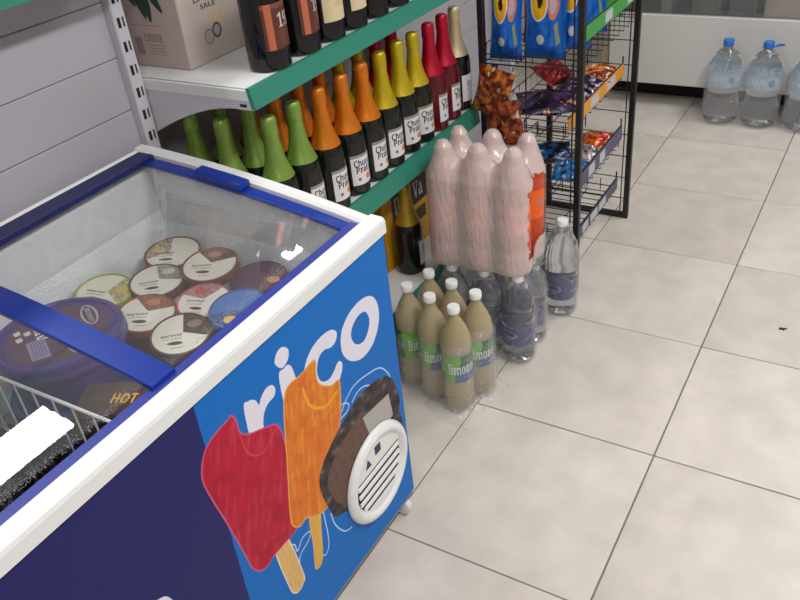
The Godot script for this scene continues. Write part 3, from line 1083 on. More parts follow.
func bag_mesh(w: float, h: float, d: float, s: int) -> ArrayMesh:
	var side := func(sgn: float) -> Callable:
		return func(u: float, v: float) -> Vector3:
			var b := pow(maxf(sin(PI * u), 0.0), 0.55) * pow(clampf(sin(PI * v) * 1.25, 0.0, 1.0), 0.6)
			var wr := noise.get_noise_3d(u * 3.2 + s * 7.3, v * 4.0, sgn * 3.0) * 0.4 + noise.get_noise_3d(u * 8.0 + s, v * 9.0, sgn * 5.0) * 0.22
			var pinch := 1.0 - 0.1 * sin(PI * v) + 0.03 * noise.get_noise_2d(v * 5.0, s * 3.0)
			return Vector3((u - 0.5) * w * pinch, (0.5 - v) * h, sgn * d * 0.5 * b * (1.0 + wr))
	return joined([sheet(16, 18, side.call(1.0), false), sheet(16, 18, side.call(-1.0), true)])


# ---------------------------------------------------------------- bottles on the shelves
func sparkling(called: String, glass: StandardMaterial3D, foil: StandardMaterial3D, label_mat: StandardMaterial3D, label: String, group: String) -> Node3D:
	var t := thing(called, label, "bottle", Vector3.ZERO, 0.0, group)
	part("glass", lathe(prof([0.0, 0.004, 0.03, 0.0, 0.038, 0.0, 0.0425, 0.004, 0.043, 0.01, 0.043, 0.145, 0.0405, 0.16, 0.0335, 0.178, 0.0265, 0.195, 0.0195, 0.222, 0.016, 0.25, 0.0155, 0.29, 0.0, 0.29]), 28), glass, t)
	part("foil", lathe(prof([0.0375, 0.169, 0.0385, 0.1692, 0.035, 0.178, 0.0285, 0.195, 0.0232, 0.214, 0.0202, 0.236, 0.0178, 0.256, 0.0172, 0.266, 0.0186, 0.271, 0.0186, 0.285, 0.018, 0.287, 0.0186, 0.292, 0.0178, 0.305, 0.014, 0.3105, 0.0, 0.311]), 28), foil, t)
	part("label", lathe(prof([0.0436, 0.03, 0.0436, 0.112]), 18, -0.86, 0.86), label_mat, t)
	return t


func label_img(kind: String) -> StandardMaterial3D:
	var img := canvas(128, 128, rgb8(226, 222, 222))
	if kind == "fruit" or kind == "berry":
		img.fill_rect(Rect2i(0, 0, 128, 12), rgb8(150, 140, 126))
		write(img, "Chuva", Rect2(14, 20, 92, 30), rgb8(26, 24, 26))
		write(img, "Prata", Rect2(22, 50, 86, 28), rgb8(26, 24, 26))
		var c := rgb8(222, 128, 60) if kind == "fruit" else rgb8(178, 60, 52)
		ellipse(img, Vector2(86, 100), 18, 13, c)
		ellipse(img, Vector2(104, 90), 10, 11, c.lightened(0.25))
		ellipse(img, Vector2(34, 104), 8, 7, rgb8(110, 108, 112))
	elif kind == "copper":
		img.fill(rgb8(104, 60, 50))
		img.fill_rect(Rect2i(0, 0, 128, 14), rgb8(136, 88, 64))
		img.fill_rect(Rect2i(10, 0, 22, 128), rgb8(206, 116, 86))
		write(img, "193", Rect2(50, 28, 70, 40), rgb8(226, 218, 214), true)
		for k in 6:
			img.fill_rect(Rect2i(50 + 3 * (k % 2), 78 + k * 8, 70 - 6 * (k % 3), 3), rgb8(136, 90, 78))
	elif kind == "cream":
		img.fill(rgb8(214, 196, 156))
		write(img, "193", Rect2(36, 20, 60, 30), rgb8(70, 58, 46), true)
		for k in 3:
			img.fill_rect(Rect2i(44, 62 + k * 9, 46, 2), rgb8(150, 132, 102))
	else:
		write(img, "Brut", Rect2(30, 30, 70, 30), rgb8(120, 118, 120), true)
		img.fill_rect(Rect2i(24, 70, 80, 3), rgb8(150, 148, 150))
	return printed(img, 0.5)


func shelf_goods() -> void:
	var fruit := label_img("fruit")
	var berry := label_img("berry")
	var plain := label_img("plain")
	var y := 0.6052
	var kinds := {
		"green": [M.dark_glass, M.foil_green, fruit],
		"orange": [M.dark_glass, M.foil_orange, fruit],
		"yellow": [M.dark_glass, M.foil_yellow, fruit],
		"red": [M.red_glass, M.foil_red, berry],
		"black": [M.wine_glass, M.foil_cream, plain],
	}
	var first := {}
	var put := func(kind: String, x: float, z: float, label: String, row: String, turn: float) -> void:
		var k: Array = kinds[kind]
		var grp := kind + "-foiled bottles, " + row
		if not first.has(kind):
			first[kind] = sparkling("sparkling_wine_bottle", k[0], k[1], k[2], label, grp)
			first[kind].position = Vector3(x, y, z)
			first[kind].rotation.y = turn
		else:
			copy(first[kind], "sparkling_wine_bottle", label, Vector3(x, y, z), turn, grp)
	var seq := [
		["green", 0.262, "light-green-foiled bottle beside the shelf bracket, front row above the freezer rim"],
		["green", 0.168, "light-green-foiled bottle next to the orange-foiled ones, front row"],
		["orange", 0.075, "orange-foiled dark bottle next to the green-foiled ones, front row"],
		["orange", -0.022, "middle one of three orange-foiled dark bottles, front row"],
		["orange", -0.112, "orange-foiled dark bottle next to the yellow-foiled ones, front row"],
		["yellow", -0.202, "yellow-foiled dark bottle next to the orange-foiled ones, front row"],
		["yellow", -0.298, "middle one of three yellow-foiled dark bottles, front row"],
		["yellow", -0.377, "yellow-foiled dark bottle next to the red bottles, front row"],
		["red", -0.468, "red bottle with red foil next to the yellow-foiled ones, front row"],
		["red", -0.558, "red bottle with red foil next to the cream-foiled black bottle, front row"],
		["black", -0.642, "black bottle with cream foil ending the front row by the snack rack"]]
	for e in seq:
		put.call(e[0], -0.84 + rng.randf_range(-0.004, 0.004) , e[1], e[2], "front row", rng.randf_range(-0.15, 0.25))
	for e in [
		["green", 0.305, "second-row green-foiled bottle closest to the shelf's end bracket"],
		["green", 0.215, "second-row green-foiled bottle next to second-row orange-foiled ones"],
		["orange", 0.122, "second-row orange-foiled bottle next to second-row green-foiled ones"],
		["orange", 0.028, "middle one of three second-row orange-foiled bottles"],
		["orange", -0.066, "second-row orange-foiled bottle next to second-row yellow-foiled ones"],
		["yellow", -0.155, "second-row yellow-foiled bottle next to second-row orange-foiled ones"],
		["yellow", -0.25, "second-row yellow-foiled bottle next to second-row red-foiled ones"],
		["red", -0.34, "second-row red-foiled bottle next to second-row yellow-foiled ones"],
		["red", -0.432, "second-row red-foiled bottle at the far end of that row"]]:
		put.call(e[0], -0.938 + rng.randf_range(-0.003, 0.003), e[1], e[2], "back row", rng.randf_range(-0.3, 0.3))
	for e in [["green", 0.3, "green-foiled bottle against the back panel, closest to the end bracket"], ["green", 0.2, "green-foiled bottle against the back panel, beside an orange-foiled one"], ["orange", 0.1, "orange-foiled bottle against the back panel of the middle shelf"]]:
		put.call(e[0], -1.04, e[1], e[2], "against the panel", rng.randf_range(-0.3, 0.3))
	# upper shelf: dark wine bottles
	var copper := label_img("copper")
	var cream := label_img("cream")
	var ups := [
		["copper", 0.215, copper, "copper-labelled black wine bottle before the leaf-printed carton on the upper shelf"],
		["copper", 0.103, copper, "copper-labelled black wine bottle next to the cream-labelled ones, toward the carton"],
		["cream", 0.002, cream, "cream-labelled black wine bottle nearer the leaf-printed carton"],
		["cream", -0.095, cream, "cream-labelled black wine bottle farther from the leaf-printed carton"],
		["copper", -0.195, copper, "copper-labelled black wine bottle past the cream-labelled ones on the upper shelf"],
		["copper", -0.3, copper, "second copper-labelled black wine bottle past the cream-labelled ones"]]
	var made := {}
	for e in ups:
		var label: String = e[3]
		var at := Vector3(-0.842, 1.0112, e[1])
		if not made.has(e[0]):
			var t := thing("wine_bottle", label, "bottle", at, 0.0, e[0] + "-labelled wine bottles")
			part("glass", lathe(prof([0.0, 0.005, 0.03, 0.0, 0.042, 0.0, 0.0465, 0.004, 0.047, 0.012, 0.047, 0.17, 0.045, 0.186, 0.036, 0.203, 0.024, 0.219, 0.0165, 0.232, 0.015, 0.266, 0.0, 0.266]), 32), M.wine_glass, t)
			part("foil", lathe(prof([0.0168, 0.231, 0.0175, 0.232, 0.0162, 0.268, 0.0, 0.269]), 20), M.slot, t)
			var lm: StandardMaterial3D = e[2]
			if e[0] == "copper":
				lm.metallic = 0.35
				lm.roughness = 0.3
			part("label", lathe(prof([0.0476, 0.045, 0.0476, 0.138]), 18, -0.95, 0.95), lm, t)
			made[e[0]] = t
		else:
			copy(made[e[0]], "wine_bottle", label, at, 0.2)
	carton()
	# bottom shelf: yellow gift boxes and a gold-foiled bottle before them
	var ym := mat(rgb8(206, 150, 22), 0.5)
	var lab := {}
	for s in ["D", "Va"]:
		var im := canvas(96, 96, rgb8(34, 28, 26))
		write(im, s, Rect2(22, 20, 52 if s == "Va" else 44, 56), rgb8(200, 196, 186), true)
		lab[s] = printed(im, 0.5)
	var oc := thing("gift_box", "unlabelled orange-brown carton on the bottom shelf beside the freezer", "carton", Vector3(-0.995, 0.2052, -0.165))
	part("carton", box_between(Vector3(-0.09, 0, -0.064), Vector3(0.085, 0.3, 0.064), 0.002), mat(rgb8(168, 88, 26), 0.5), oc)
	part("flap", box_between(Vector3(-0.088, 0.2995, -0.062), Vector3(0.0, 0.302, 0.062), 0.0005), mat(rgb8(168, 88, 26), 0.5), oc)
	var yc := thing("gift_box", "yellow carton with black squares lettered D and Va behind the gold-foiled bottle", "carton", Vector3(-0.995, 0.2052, -0.385))
	part("carton", box_between(Vector3(-0.09, 0, -0.15), Vector3(0.09, 0.3, 0.15), 0.002), ym, yc)
	part("flap", box_between(Vector3(-0.088, 0.2995, -0.148), Vector3(0.0, 0.302, 0.148), 0.0005), ym, yc)
	for e in [["D", 0.1, 0.038], ["Va", -0.005, -0.115]]:
		part("label", sheet(1, 1, func(u: float, v: float) -> Vector3: return Vector3(0.0906, lerpf(0.245, 0.15, v), lerpf(e[1], e[2], u)), false), lab[e[0]], yc)
	part("label", sheet(1, 1, func(u: float, v: float) -> Vector3: return Vector3(0.0906, lerpf(0.13, 0.085, v), lerpf(-0.02, -0.1, u)), false), mat(rgb8(84, 58, 20), 0.6), yc)
	var gb := sparkling("sparkling_wine_bottle", M.dark_glass, M.foil_gold, plain, "dark green bottle with gold foil on the bottom shelf before yellow cartons", "")
	gb.position = Vector3(-0.853, 0.2052, -0.285)
	gb.rotation.y = 0.55


func carton() -> void:
	var c := thing("wine_carton", "pale pinkish wine carton printed with dark green leaves on the upper shelf", "carton", Vector3(-1.052, 1.0112, 0.13), 0.0)
	part("carton", box_between(Vector3(-0.125, 0, -0.155), Vector3(0.04, 0.3, 0.155), 0.002), mat(rgb8(196, 178, 170), 0.7), c)
	var im := canvas(256, 448, rgb8(192, 172, 166))
	# end face: leaves above, a flap with bar code and lettering below
	var leaf := rgb8(40, 66, 58)
	for e in [[20, 190, 66, 250, 60], [70, 150, 100, 290, 20], [112, 190, 120, 300, 14], [130, 180, 186, 268, 18]]:
		var a := Vector2(e[0], e[1])
		var b := Vector2(e[2], e[3])
		var s := (b - a).orthogonal() * 0.16
		fill_poly(im, smooth([a, a.lerp(b, 0.35) + s, a.lerp(b, 0.7) + s * 0.8, b, a.lerp(b, 0.7) - s * 0.8, a.lerp(b, 0.35) - s]), leaf)
	stroke(im, [Vector2(62, 100), Vector2(100, 296)], 3, leaf)
	stroke(im, [Vector2(0, 310), Vector2(170, 310)], 2, rgb8(150, 128, 122))
	for k in 12:
		im.fill_rect(Rect2i(18 + k * 3, 350, 1 + k % 2, 60), rgb8(110, 96, 94))
	write(im, "CONDOR", Rect2(66, 338, 90, 26), rgb8(126, 108, 104), true)
	for k in 4:
		im.fill_rect(Rect2i(78, 374 + k * 10, 84 - 8 * (k % 2), 3), rgb8(150, 130, 126))
	part("end_print", sheet(1, 1, func(u: float, v: float) -> Vector3: return Vector3(lerpf(-0.123, 0.038, u), lerpf(0.298, 0.002, v), 0.1555), false), printed(im, 0.7), c)
	var fm := canvas(448, 448, rgb8(200, 184, 176))
	write(fm, "ESPUMANTE", Rect2(70, 230, 150, 24), leaf)
	write(fm, "SALE", Rect2(96, 264, 70, 16), leaf)
	ellipse(fm, Vector2(110, 372), 24, 26, rgb8(150, 140, 140))
	ellipse(fm, Vector2(110, 372), 18, 20, rgb8(186, 174, 170))
	ellipse(fm, Vector2(150, 360), 22, 26, rgb8(80, 74, 76))
	ellipse(fm, Vector2(150, 360), 15, 18, rgb8(176, 164, 160))
	write(fm, "MO", Rect2(120, 296, 90, 40), rgb8(212, 178, 128))
	part("front_print", sheet(1, 1, func(u: float, v: float) -> Vector3: return Vector3(0.0405, lerpf(0.298, 0.002, v), lerpf(0.153, -0.153, u)), false), printed(fm, 0.7), c)


# ---------------------------------------------------------------- shrink-wrapped packs
# field of a film drawn over several bottles: mids in x,z; profile radius by height
func wrap_field(mids: Array, prof_: Array, k: float, out: float) -> Callable:
	var top: float = prof_[prof_.size() - 1].y
	return func(p: Vector3) -> float:
		var r: float = -(p.y - top)
		if p.y < top:
			r = prof_[0].x
			for i in prof_.size() - 1:
				if p.y >= prof_[i].y:
					r = lerpf(prof_[i].x, prof_[i + 1].x, (p.y - prof_[i].y) / (prof_[i + 1].y - prof_[i].y))
		var sum := 0.0
		for m in mids:
			var d := Vector2(p.x - m.x, p.z - m.y).length() - r
			sum += exp(-d / k)
		var e := -k * log(maxf(sum, 1e-30)) - out
		return maxf(e, 0.002 - p.y)


func grid_mids(nx: int, nz: int, dx: float, dz: float) -> Array:
	var o := []
	for j in nz:
		for i in nx:
			o.append(Vector2((i - (nx - 1) * 0.5) * dx, (j - (nz - 1) * 0.5) * dz))
	return o


func packs() -> void:
	# six lime sodas
	var pr := prof([0.0, 0.004, 0.024, 0.0, 0.036, 0.003, 0.0425, 0.012, 0.0425, 0.1, 0.0415, 0.105, 0.0415, 0.195, 0.0432, 0.205, 0.0425, 0.224, 0.039, 0.245, 0.032, 0.264, 0.022, 0.284, 0.015, 0.298, 0.0135, 0.304, 0.0135, 0.318, 0.0, 0.318])
	var soda_body := lathe(pr, 28)
	var cap := lathe(prof([0.0, 0.0, 0.0165, 0.0, 0.017, 0.002, 0.017, 0.016, 0.0155, 0.019, 0.0, 0.019]), 20)
	var lim := canvas(256, 96, rgb8(30, 92, 58))
	for e in [[0, 44], [84, 50], [196, 60]]:
		fill_poly(lim, smooth([Vector2(e[0], 0), Vector2(e[0] + e[1], 0), Vector2(e[0] + e[1] - 6, 50), Vector2(e[0] + e[1] - 18, 96), Vector2(e[0] + 6, 96)]), rgb8(104, 178, 44))
	fill_poly(lim, [Vector2(120, 60), Vector2(196, 48), Vector2(200, 96), Vector2(116, 96)], rgb8(52, 92, 140))
	write(lim, "limoneto", Rect2(100, 26, 96, 40), rgb8(226, 232, 236), true)
	write(lim, "limoneto", Rect2(6, 30, 80, 32), rgb8(206, 216, 222), true)
	ellipse(lim, Vector2(218, 66), 16, 14, rgb8(196, 214, 90))
	var lmat := printed(lim, 0.35)
	var soda_label := lathe(prof([0.0426, 0.106, 0.0426, 0.194]), 28)
	var sp := thing("soda_pack", "clear shrink-wrapped pack of six cloudy lime sodas with white caps", "bottle pack", Vector3(-0.617, 0.0, -0.046), -0.27)
	for m in grid_mids(3, 2, 0.0875, 0.0875):
		var b := part("bottle", soda_body, M.soda, sp, Vector3(m.x, 0.002, m.y), Vector3(0, rng.randf_range(-0.4, 0.3) - 0.5, 0))
		part("cap", cap, M.cap_white, b, Vector3(0, 0.314, 0))
		part("label", soda_label, lmat, b)
	var cut := func(p: Vector3) -> bool:
		return p.y < 0.2 + 0.05 * noise.get_noise_2d(p.x * 9.0, p.z * 9.0) + 0.25 * (p.x + 0.04)
	var wr := part("wrap", nets(wrap_field(grid_mids(3, 2, 0.0875, 0.0875), prof([0.0435, 0.0, 0.0445, 0.21, 0.0, 0.3]), 0.012, 0.0065), Vector3(-0.16, -0.012, -0.12), Vector3(0.16, 0.3, 0.12), 0.0075, cut), M.film, sp)
	wr.set_meta("label", "clear plastic shrink wrap")
	# gathered edge of the wrap lying on the floor
	var skirt := func(u: float, v: float) -> Vector3:
		var a := lerpf(-2.4, 0.9, u)
		var dir := Vector2(cos(a), -sin(a))
		var e := Vector2(0.134, 0.09)
		var k := 1.0 / maxf(absf(dir.x) / e.x, absf(dir.y) / e.y)
		var outw := v * (0.028 + 0.022 * noise.get_noise_1d(u * 9.0) + 0.03 * exp(-pow((a + 0.75) * 2.6, 2.0)))
		var yy := 0.003 + 0.02 * (1.0 - v) + 0.012 * absf(noise.get_noise_2d(u * 42.0, v * 3.0))
		return Vector3(dir.x * (k * 0.97 + outw), yy, dir.y * (k * 0.97 + outw))
	part("wrap_edge", sheet(110, 7, skirt, false), M.film, sp)

	# clear water, two packs
	var wp := prof([0.0, 0.012, 0.02, 0.004, 0.034, 0.0, 0.043, 0.004, 0.0485, 0.016, 0.0495, 0.05, 0.048, 0.06, 0.048, 0.128, 0.0495, 0.136, 0.0475, 0.145, 0.0465, 0.152, 0.0475, 0.16, 0.049, 0.175, 0.0495, 0.205, 0.046, 0.24, 0.037, 0.268, 0.025, 0.29, 0.0155, 0.303, 0.0135, 0.308, 0.0135, 0.318, 0.0, 0.318])
	var water_body := lathe(wp, 32)
	var wl := canvas(256, 96, rgb8(38, 40, 104))
	for e in [[64, 50], [192, 50]]:
		stroke(wl, smooth([Vector2(e[0] - 36, e[1] + 14), Vector2(e[0] - 20, e[1] - 14), Vector2(e[0] + 24, e[1] - 30), Vector2(e[0] + 40, e[1] - 12), Vector2(e[0] + 18, e[1] + 14), Vector2(e[0] - 20, e[1] + 24)]), 4.0, rgb8(120, 150, 210))
		write(wl, "mineral", Rect2(e[0] - 22, e[1] - 10, 44, 16), rgb8(170, 186, 222), true)
		write(wl, "AGUA", Rect2(e[0] - 16, e[1] - 40, 30, 10), rgb8(160, 170, 206))
	wl.fill_rect(Rect2i(0, 88, 256, 8), rgb8(60, 66, 140))
	var wlm := printed(wl, 0.3)
	var water_label := lathe(prof([0.0488, 0.062, 0.0488, 0.127]), 32)
	var short_body := squash(water_body, 0.88)
	var p1 := thing("water_pack", "wrapped pack of six clear water bottles with navy labels under the pink pack", "bottle pack", Vector3(-0.585, 0.0, -0.297), 0.06)
	water_pack(p1, grid_mids(3, 2, 0.103, 0.103), short_body, water_label, wlm, cap, 0.88)
	var p2 := thing("water_pack", "wrapped row of clear water bottles with navy labels beside the snack rack", "bottle pack", Vector3(-0.556, 0.0, -0.53), 0.0)
	water_pack(p2, grid_mids(3, 1, 0.104, 0.104), water_body, water_label, wlm, cap)

	# the pink pack on top: orange soft drink under milky film
	var op := prof([0.0, 0.03, 0.03, 0.026, 0.034, 0.006, 0.037, 0.0, 0.041, 0.002, 0.047, 0.014, 0.0475, 0.1, 0.0455, 0.115, 0.0455, 0.2, 0.0475, 0.215, 0.045, 0.24, 0.036, 0.268, 0.022, 0.295, 0.015, 0.31, 0.0, 0.31])
	var orange_body := lathe(op, 28)
	var ol := canvas(128, 64, rgb8(240, 98, 10))
	write(ol, "laranja", Rect2(70, 18, 40, 24), rgb8(120, 140, 140))
	var olm := printed(ol, 0.4)
	var orange_label := lathe(prof([0.0462, 0.118, 0.0462, 0.198]), 28)
	var pp := thing("soft_drink_pack", "pack of six orange drinks in torn milky pink shrink film, on the water pack", "bottle pack", Vector3(-0.603, 0.287, -0.318), 0.045)
	pp.rotation.x = -0.03
	pp.scale.y = 1.09
	var mids := grid_mids(3, 2, 0.104, 0.108)
	for m in mids:
		var b := part("bottle", orange_body, M.orange, pp, Vector3(m.x, 0.004, m.y))
		part("cap", cap, M.cap_peach, b, Vector3(0, 0.308, 0))
		part("label", orange_label, olm, b, Vector3.ZERO, Vector3(0, -0.9, 0))
	var hole := func(p: Vector3) -> bool:
		if p.y < 0.006:
			return Vector2(absf(p.x) - 0.115, absf(p.z) - 0.066).max(Vector2.ZERO).length() > 0.012
		if p.x < (0.122 if p.y < 0.2 else 0.14):
			return true
		var e := 0.012 * noise.get_noise_2d(p.y * 30.0, p.z * 20.0)
		return not (p.y > 0.045 + 0.35 * maxf(0.0, 0.035 - p.z) + e and p.y < 0.262 - 0.4 * absf(p.z) + e and p.z < 0.072 + e and p.z > -0.075 + e)
	var film := part("wrap", nets(wrap_field(mids, prof([0.047, 0.0, 0.0495, 0.02, 0.05, 0.226, 0.0475, 0.25, 0.038, 0.28, 0.0255, 0.31, 0.0215, 0.328, 0.012, 0.342]), 0.024, 0.001), Vector3(-0.19, -0.012, -0.13), Vector3(0.19, 0.366, 0.13), 0.0068, hole), M.milky, pp)
	film.set_meta("label", "milky pink shrink film torn open at one end")


func squash(m: ArrayMesh, k: float) -> ArrayMesh:
	return joined([[m, Transform3D(Basis.from_scale(Vector3(1, k, 1)), Vector3.ZERO)]])


func water_pack(t: Node3D, mids: Array, body: ArrayMesh, label: ArrayMesh, lm: StandardMaterial3D, cap: ArrayMesh, tall := 1.0) -> void:
	for m in mids:
		var b := part("bottle", body, M.water, t, Vector3(m.x, 0.002, m.y), Vector3(0, -0.7 + rng.randf_range(-0.2, 0.2), 0))
		part("label", label, lm, b)
		part("cap", cap, M.cap_white, b, Vector3(0, 0.3105 * tall - 0.006 * (1.0 if tall < 1.0 else 0.0), 0))
	var hx := 0.0
	var hz := 0.0
	for m in mids:
		hx = maxf(hx, m.x)
		hz = maxf(hz, m.y)
	var w := part("wrap", nets(wrap_field(mids, prof([0.045, 0.0, 0.051, 0.02, 0.051, 0.21 * tall, 0.044, 0.25 * tall, 0.028, 0.285 * tall, 0.019, 0.322 * tall]), 0.014, 0.004), Vector3(-hx - 0.075, -0.012, -hz - 0.075), Vector3(hx + 0.075, 0.335, hz + 0.075), 0.0075), M.film, t)
	w.set_meta("label", "clear plastic shrink wrap")


# ---------------------------------------------------------------- snack rack
func rack() -> void:
	var r := thing("snack_rack", "black wire snack rack with coloured price strips beside the wine shelves", "rack", Vector3.ZERO)
	var xa := -0.757
	var xb := -0.448
	var za := -0.648
	var zb := -1.2
	for p in [[xa, za], [xb, za], [xa, zb], [xb, zb]]:
		part("post", box_between(Vector3(p[0] - 0.0095, 0, p[1] - 0.0095), Vector3(p[0] + 0.0095, 1.5, p[1] + 0.0095), 0.0015), M.black_metal, r)
	for z in [za, zb]:
		part("foot_bar", box_between(Vector3(xa + 0.0095, 0.0, z - 0.009), Vector3(xb - 0.0095, 0.02, z + 0.009), 0.0015), M.black_metal, r)
		var w := []
		w.append(rod(Vector3(xa + 0.14, 0.35, z), Vector3(xa + 0.14, 1.5, z), 0.0022))
		w.append(rod(Vector3(xb - 0.022, 0.02, z), Vector3(xb - 0.022, 1.5, z), 0.0022))
		if z == zb:
			for k in 17:
				w.append(rod(Vector3(xa, 0.08 + k * 0.085, z), Vector3(xb, 0.08 + k * 0.085, z), 0.0018))
		else:
			for k in 3:
				w.append(rod(Vector3(xa, 0.35 + k * 0.4, z), Vector3(xb, 0.35 + k * 0.4, z), 0.0022))
		part("side_grid", joined(w), M.black_metal, r)
	# baskets: y of the deck, strip x, strip y, strip height, strip ends, colour
	basket(r, 0.757, -0.438, 0.832, 0.042, -0.655, -1.19, rgb8(62, 150, 66), [[0.3, 0.42], [0.7, 0.84]])
	basket(r, 0.545, -0.478, 0.563, 0.042, -0.64, -1.17, rgb8(222, 150, 34), [[0.36, 0.5], [0.66, 0.82]])
	basket(r, 0.355, -0.44, 0.378, 0.05, -0.655, -1.06, rgb8(66, 66, 96), [[0.16, 0.3], [0.42, 0.55]])
	basket(r, 0.185, -0.44, 0.2, 0.04, -0.655, -1.04, rgb8(62, 62, 88), [[0.06, 0.2], [0.26, 0.44], [0.48, 0.66]])
	# snacks
	var blue := canvas(128, 192, rgb8(16, 96, 190))
	for k in 40:
		ellipse(blue, Vector2(rng.randf() * 128, rng.randf() * 192), rng.randf_range(2, 9), rng.randf_range(4, 16), rgb8(24, 112, 206) if k % 2 else rgb8(10, 78, 166))
	ellipse(blue, Vector2(48, 62), 30, 42, rgb8(222, 218, 224))
	ellipse(blue, Vector2(48, 62), 26, 38, rgb8(226, 172, 32))
	ellipse(blue, Vector2(50, 58), 9, 16, rgb8(44, 30, 26))
	fill_poly(blue, smooth([Vector2(78, 40), Vector2(96, 22), Vector2(112, 60), Vector2(100, 96), Vector2(82, 90)]), rgb8(206, 130, 100))
	fill_poly(blue, smooth([Vector2(84, 46), Vector2(94, 34), Vector2(104, 62), Vector2(96, 84), Vector2(86, 80)]), rgb8(190, 170, 190))
	ellipse(blue, Vector2(56, 146), 13, 12, rgb8(200, 200, 202))
	fill_poly(blue, [Vector2(98, 110), Vector2(106, 100), Vector2(116, 150), Vector2(104, 160)], rgb8(140, 150, 120))
	var bm := printed(blue, 0.28)
	bm.metallic = 0.15
	var n := 0
	for e in [[-0.697, -0.695, 0.755, 0.105, 0.05], [-0.575, -0.705, 0.765, 0.135, -0.05], [-0.505, -0.74, 0.785, 0.1, 0.35], [-0.62, -0.8, 0.775, 0.13, 0.0], [-0.52, -0.9, 0.785, 0.12, 0.4]]:
		var t := thing("snack_bag", ["glossy blue snack bag with yellow rings, next to the shelving, in the top basket", "glossy blue snack bag with yellow rings, in the middle of the top basket", "blue snack bag leaning at the green price strip", "blue snack bag in the second row of the top basket", "blue snack bag deep in the top basket behind the green strip"][n], "snack bag", Vector3(e[0], e[2], e[1]), e[4], "blue bags in the top basket")
		part("wrapper", bag_mesh(e[3], 0.23, 0.05, n + 20), bm, t, Vector3(0, 0.115, 0), Vector3(-0.1, 0, 0))
		n += 1
	var gm := mat(rgb8(74, 150, 60), 0.3, 0.2)
	var t2 := thing("snack_bag", "small green snack bag at the far end of the top basket", "snack bag", Vector3(-0.52, 0.785, -1.06), 0.5)
	part("wrapper", bag_mesh(0.11, 0.16, 0.045, 31), gm, t2, Vector3(0, 0.08, 0), Vector3(-0.1, 0, 0))
	# copper bags hung at the near side
	var cop := noise_print(rgb8(150, 70, 30), rgb8(214, 130, 44), rgb8(90, 34, 24), rgb8(210, 190, 160), 3)
	hung_bag(Vector3(-0.712, 0.75, -0.618), 0.12, 0.15, 0.04, cop, "crinkled copper and orange snack bag clipped on the rack's near side, upper one", -0.25)
	hung_bag(Vector3(-0.668, 0.655, -0.6), 0.13, 0.14, 0.04, noise_print(rgb8(140, 60, 34), rgb8(196, 110, 60), rgb8(80, 34, 30), rgb8(220, 200, 180), 5), "crinkled red-brown snack bag clipped on the rack's near side, lower one", 0.2)
	# purple bags in the second basket
	var pm := noise_print(rgb8(44, 28, 56), rgb8(70, 44, 90), rgb8(24, 16, 32), rgb8(190, 120, 90), 7)
	lying_bag(Vector3(-0.625, 0.55, -0.83), 0.2, 0.13, 0.05, pm, "dark purple snack bag lying by the shelving in the orange-stripped basket", 0.35)
	lying_bag(Vector3(-0.56, 0.555, -0.97), 0.16, 0.12, 0.055, noise_print(rgb8(50, 26, 52), rgb8(150, 140, 160), rgb8(24, 14, 28), rgb8(206, 206, 210), 9), "purple and silver snack bag lying in the middle of the orange-stripped basket", -0.3)
	lying_bag(Vector3(-0.545, 0.56, -1.1), 0.12, 0.1, 0.05, noise_print(rgb8(176, 84, 40), rgb8(226, 150, 90), rgb8(96, 34, 24), rgb8(240, 220, 200), 11), "orange and copper snack bag lying at the far end of the orange-stripped basket", 0.2)
	lying_bag(Vector3(-0.685, 0.56, -1.06), 0.12, 0.14, 0.06, noise_print(rgb8(150, 20, 30), rgb8(190, 30, 40), rgb8(90, 10, 20), rgb8(200, 60, 60), 13), "red snack bag lying behind the purple ones in the orange-stripped basket", 0.9)
	# blue and orange bags in the third basket
	lying_bag(Vector3(-0.63, 0.362, -0.86), 0.17, 0.11, 0.045, noise_print(rgb8(20, 42, 66), rgb8(30, 110, 180), rgb8(16, 26, 44), rgb8(120, 90, 80), 15), "dark blue snack bag at the inner side of the third basket", 0.5)
	lying_bag(Vector3(-0.505, 0.365, -0.74), 0.12, 0.1, 0.05, noise_print(rgb8(30, 110, 180), rgb8(60, 140, 200), rgb8(20, 50, 90), rgb8(220, 220, 225), 17), "bright blue and silver snack bag behind the third price strip", 0.2)
	lying_bag(Vector3(-0.505, 0.365, -0.87), 0.11, 0.1, 0.05, noise_print(rgb8(130, 120, 124), rgb8(190, 186, 190), rgb8(50, 44, 50), rgb8(190, 60, 40), 19), "silver snack bag in the middle of the third basket", -0.3)
	lying_bag(Vector3(-0.5, 0.365, -0.985), 0.11, 0.1, 0.05, noise_print(rgb8(200, 70, 30), rgb8(230, 130, 40), rgb8(140, 20, 24), rgb8(230, 200, 190), 21), "red and orange snack bag at the far end of the third basket", 0.2)


func noise_print(a: Color, b: Color, c: Color, d: Color, s: int) -> StandardMaterial3D:
	var img := canvas(96, 96, a)
	for y in 96:
		for x in 96:
			var n1 := noise.get_noise_3d(x * 0.035, y * 0.05, s * 4.0)
			var n2 := noise.get_noise_3d(x * 0.045, y * 0.03, s * 4.0 + 40.0)
			var col := a.lerp(b, clampf(n1 * 3.0, 0.0, 1.0)).lerp(c, clampf(-n1 * 3.0, 0.0, 1.0))
			if n2 > 0.38:
				col = d
			img.set_pixel(x, y, col)
	var m := printed(img, 0.25)
	m.metallic = 0.3
	return m


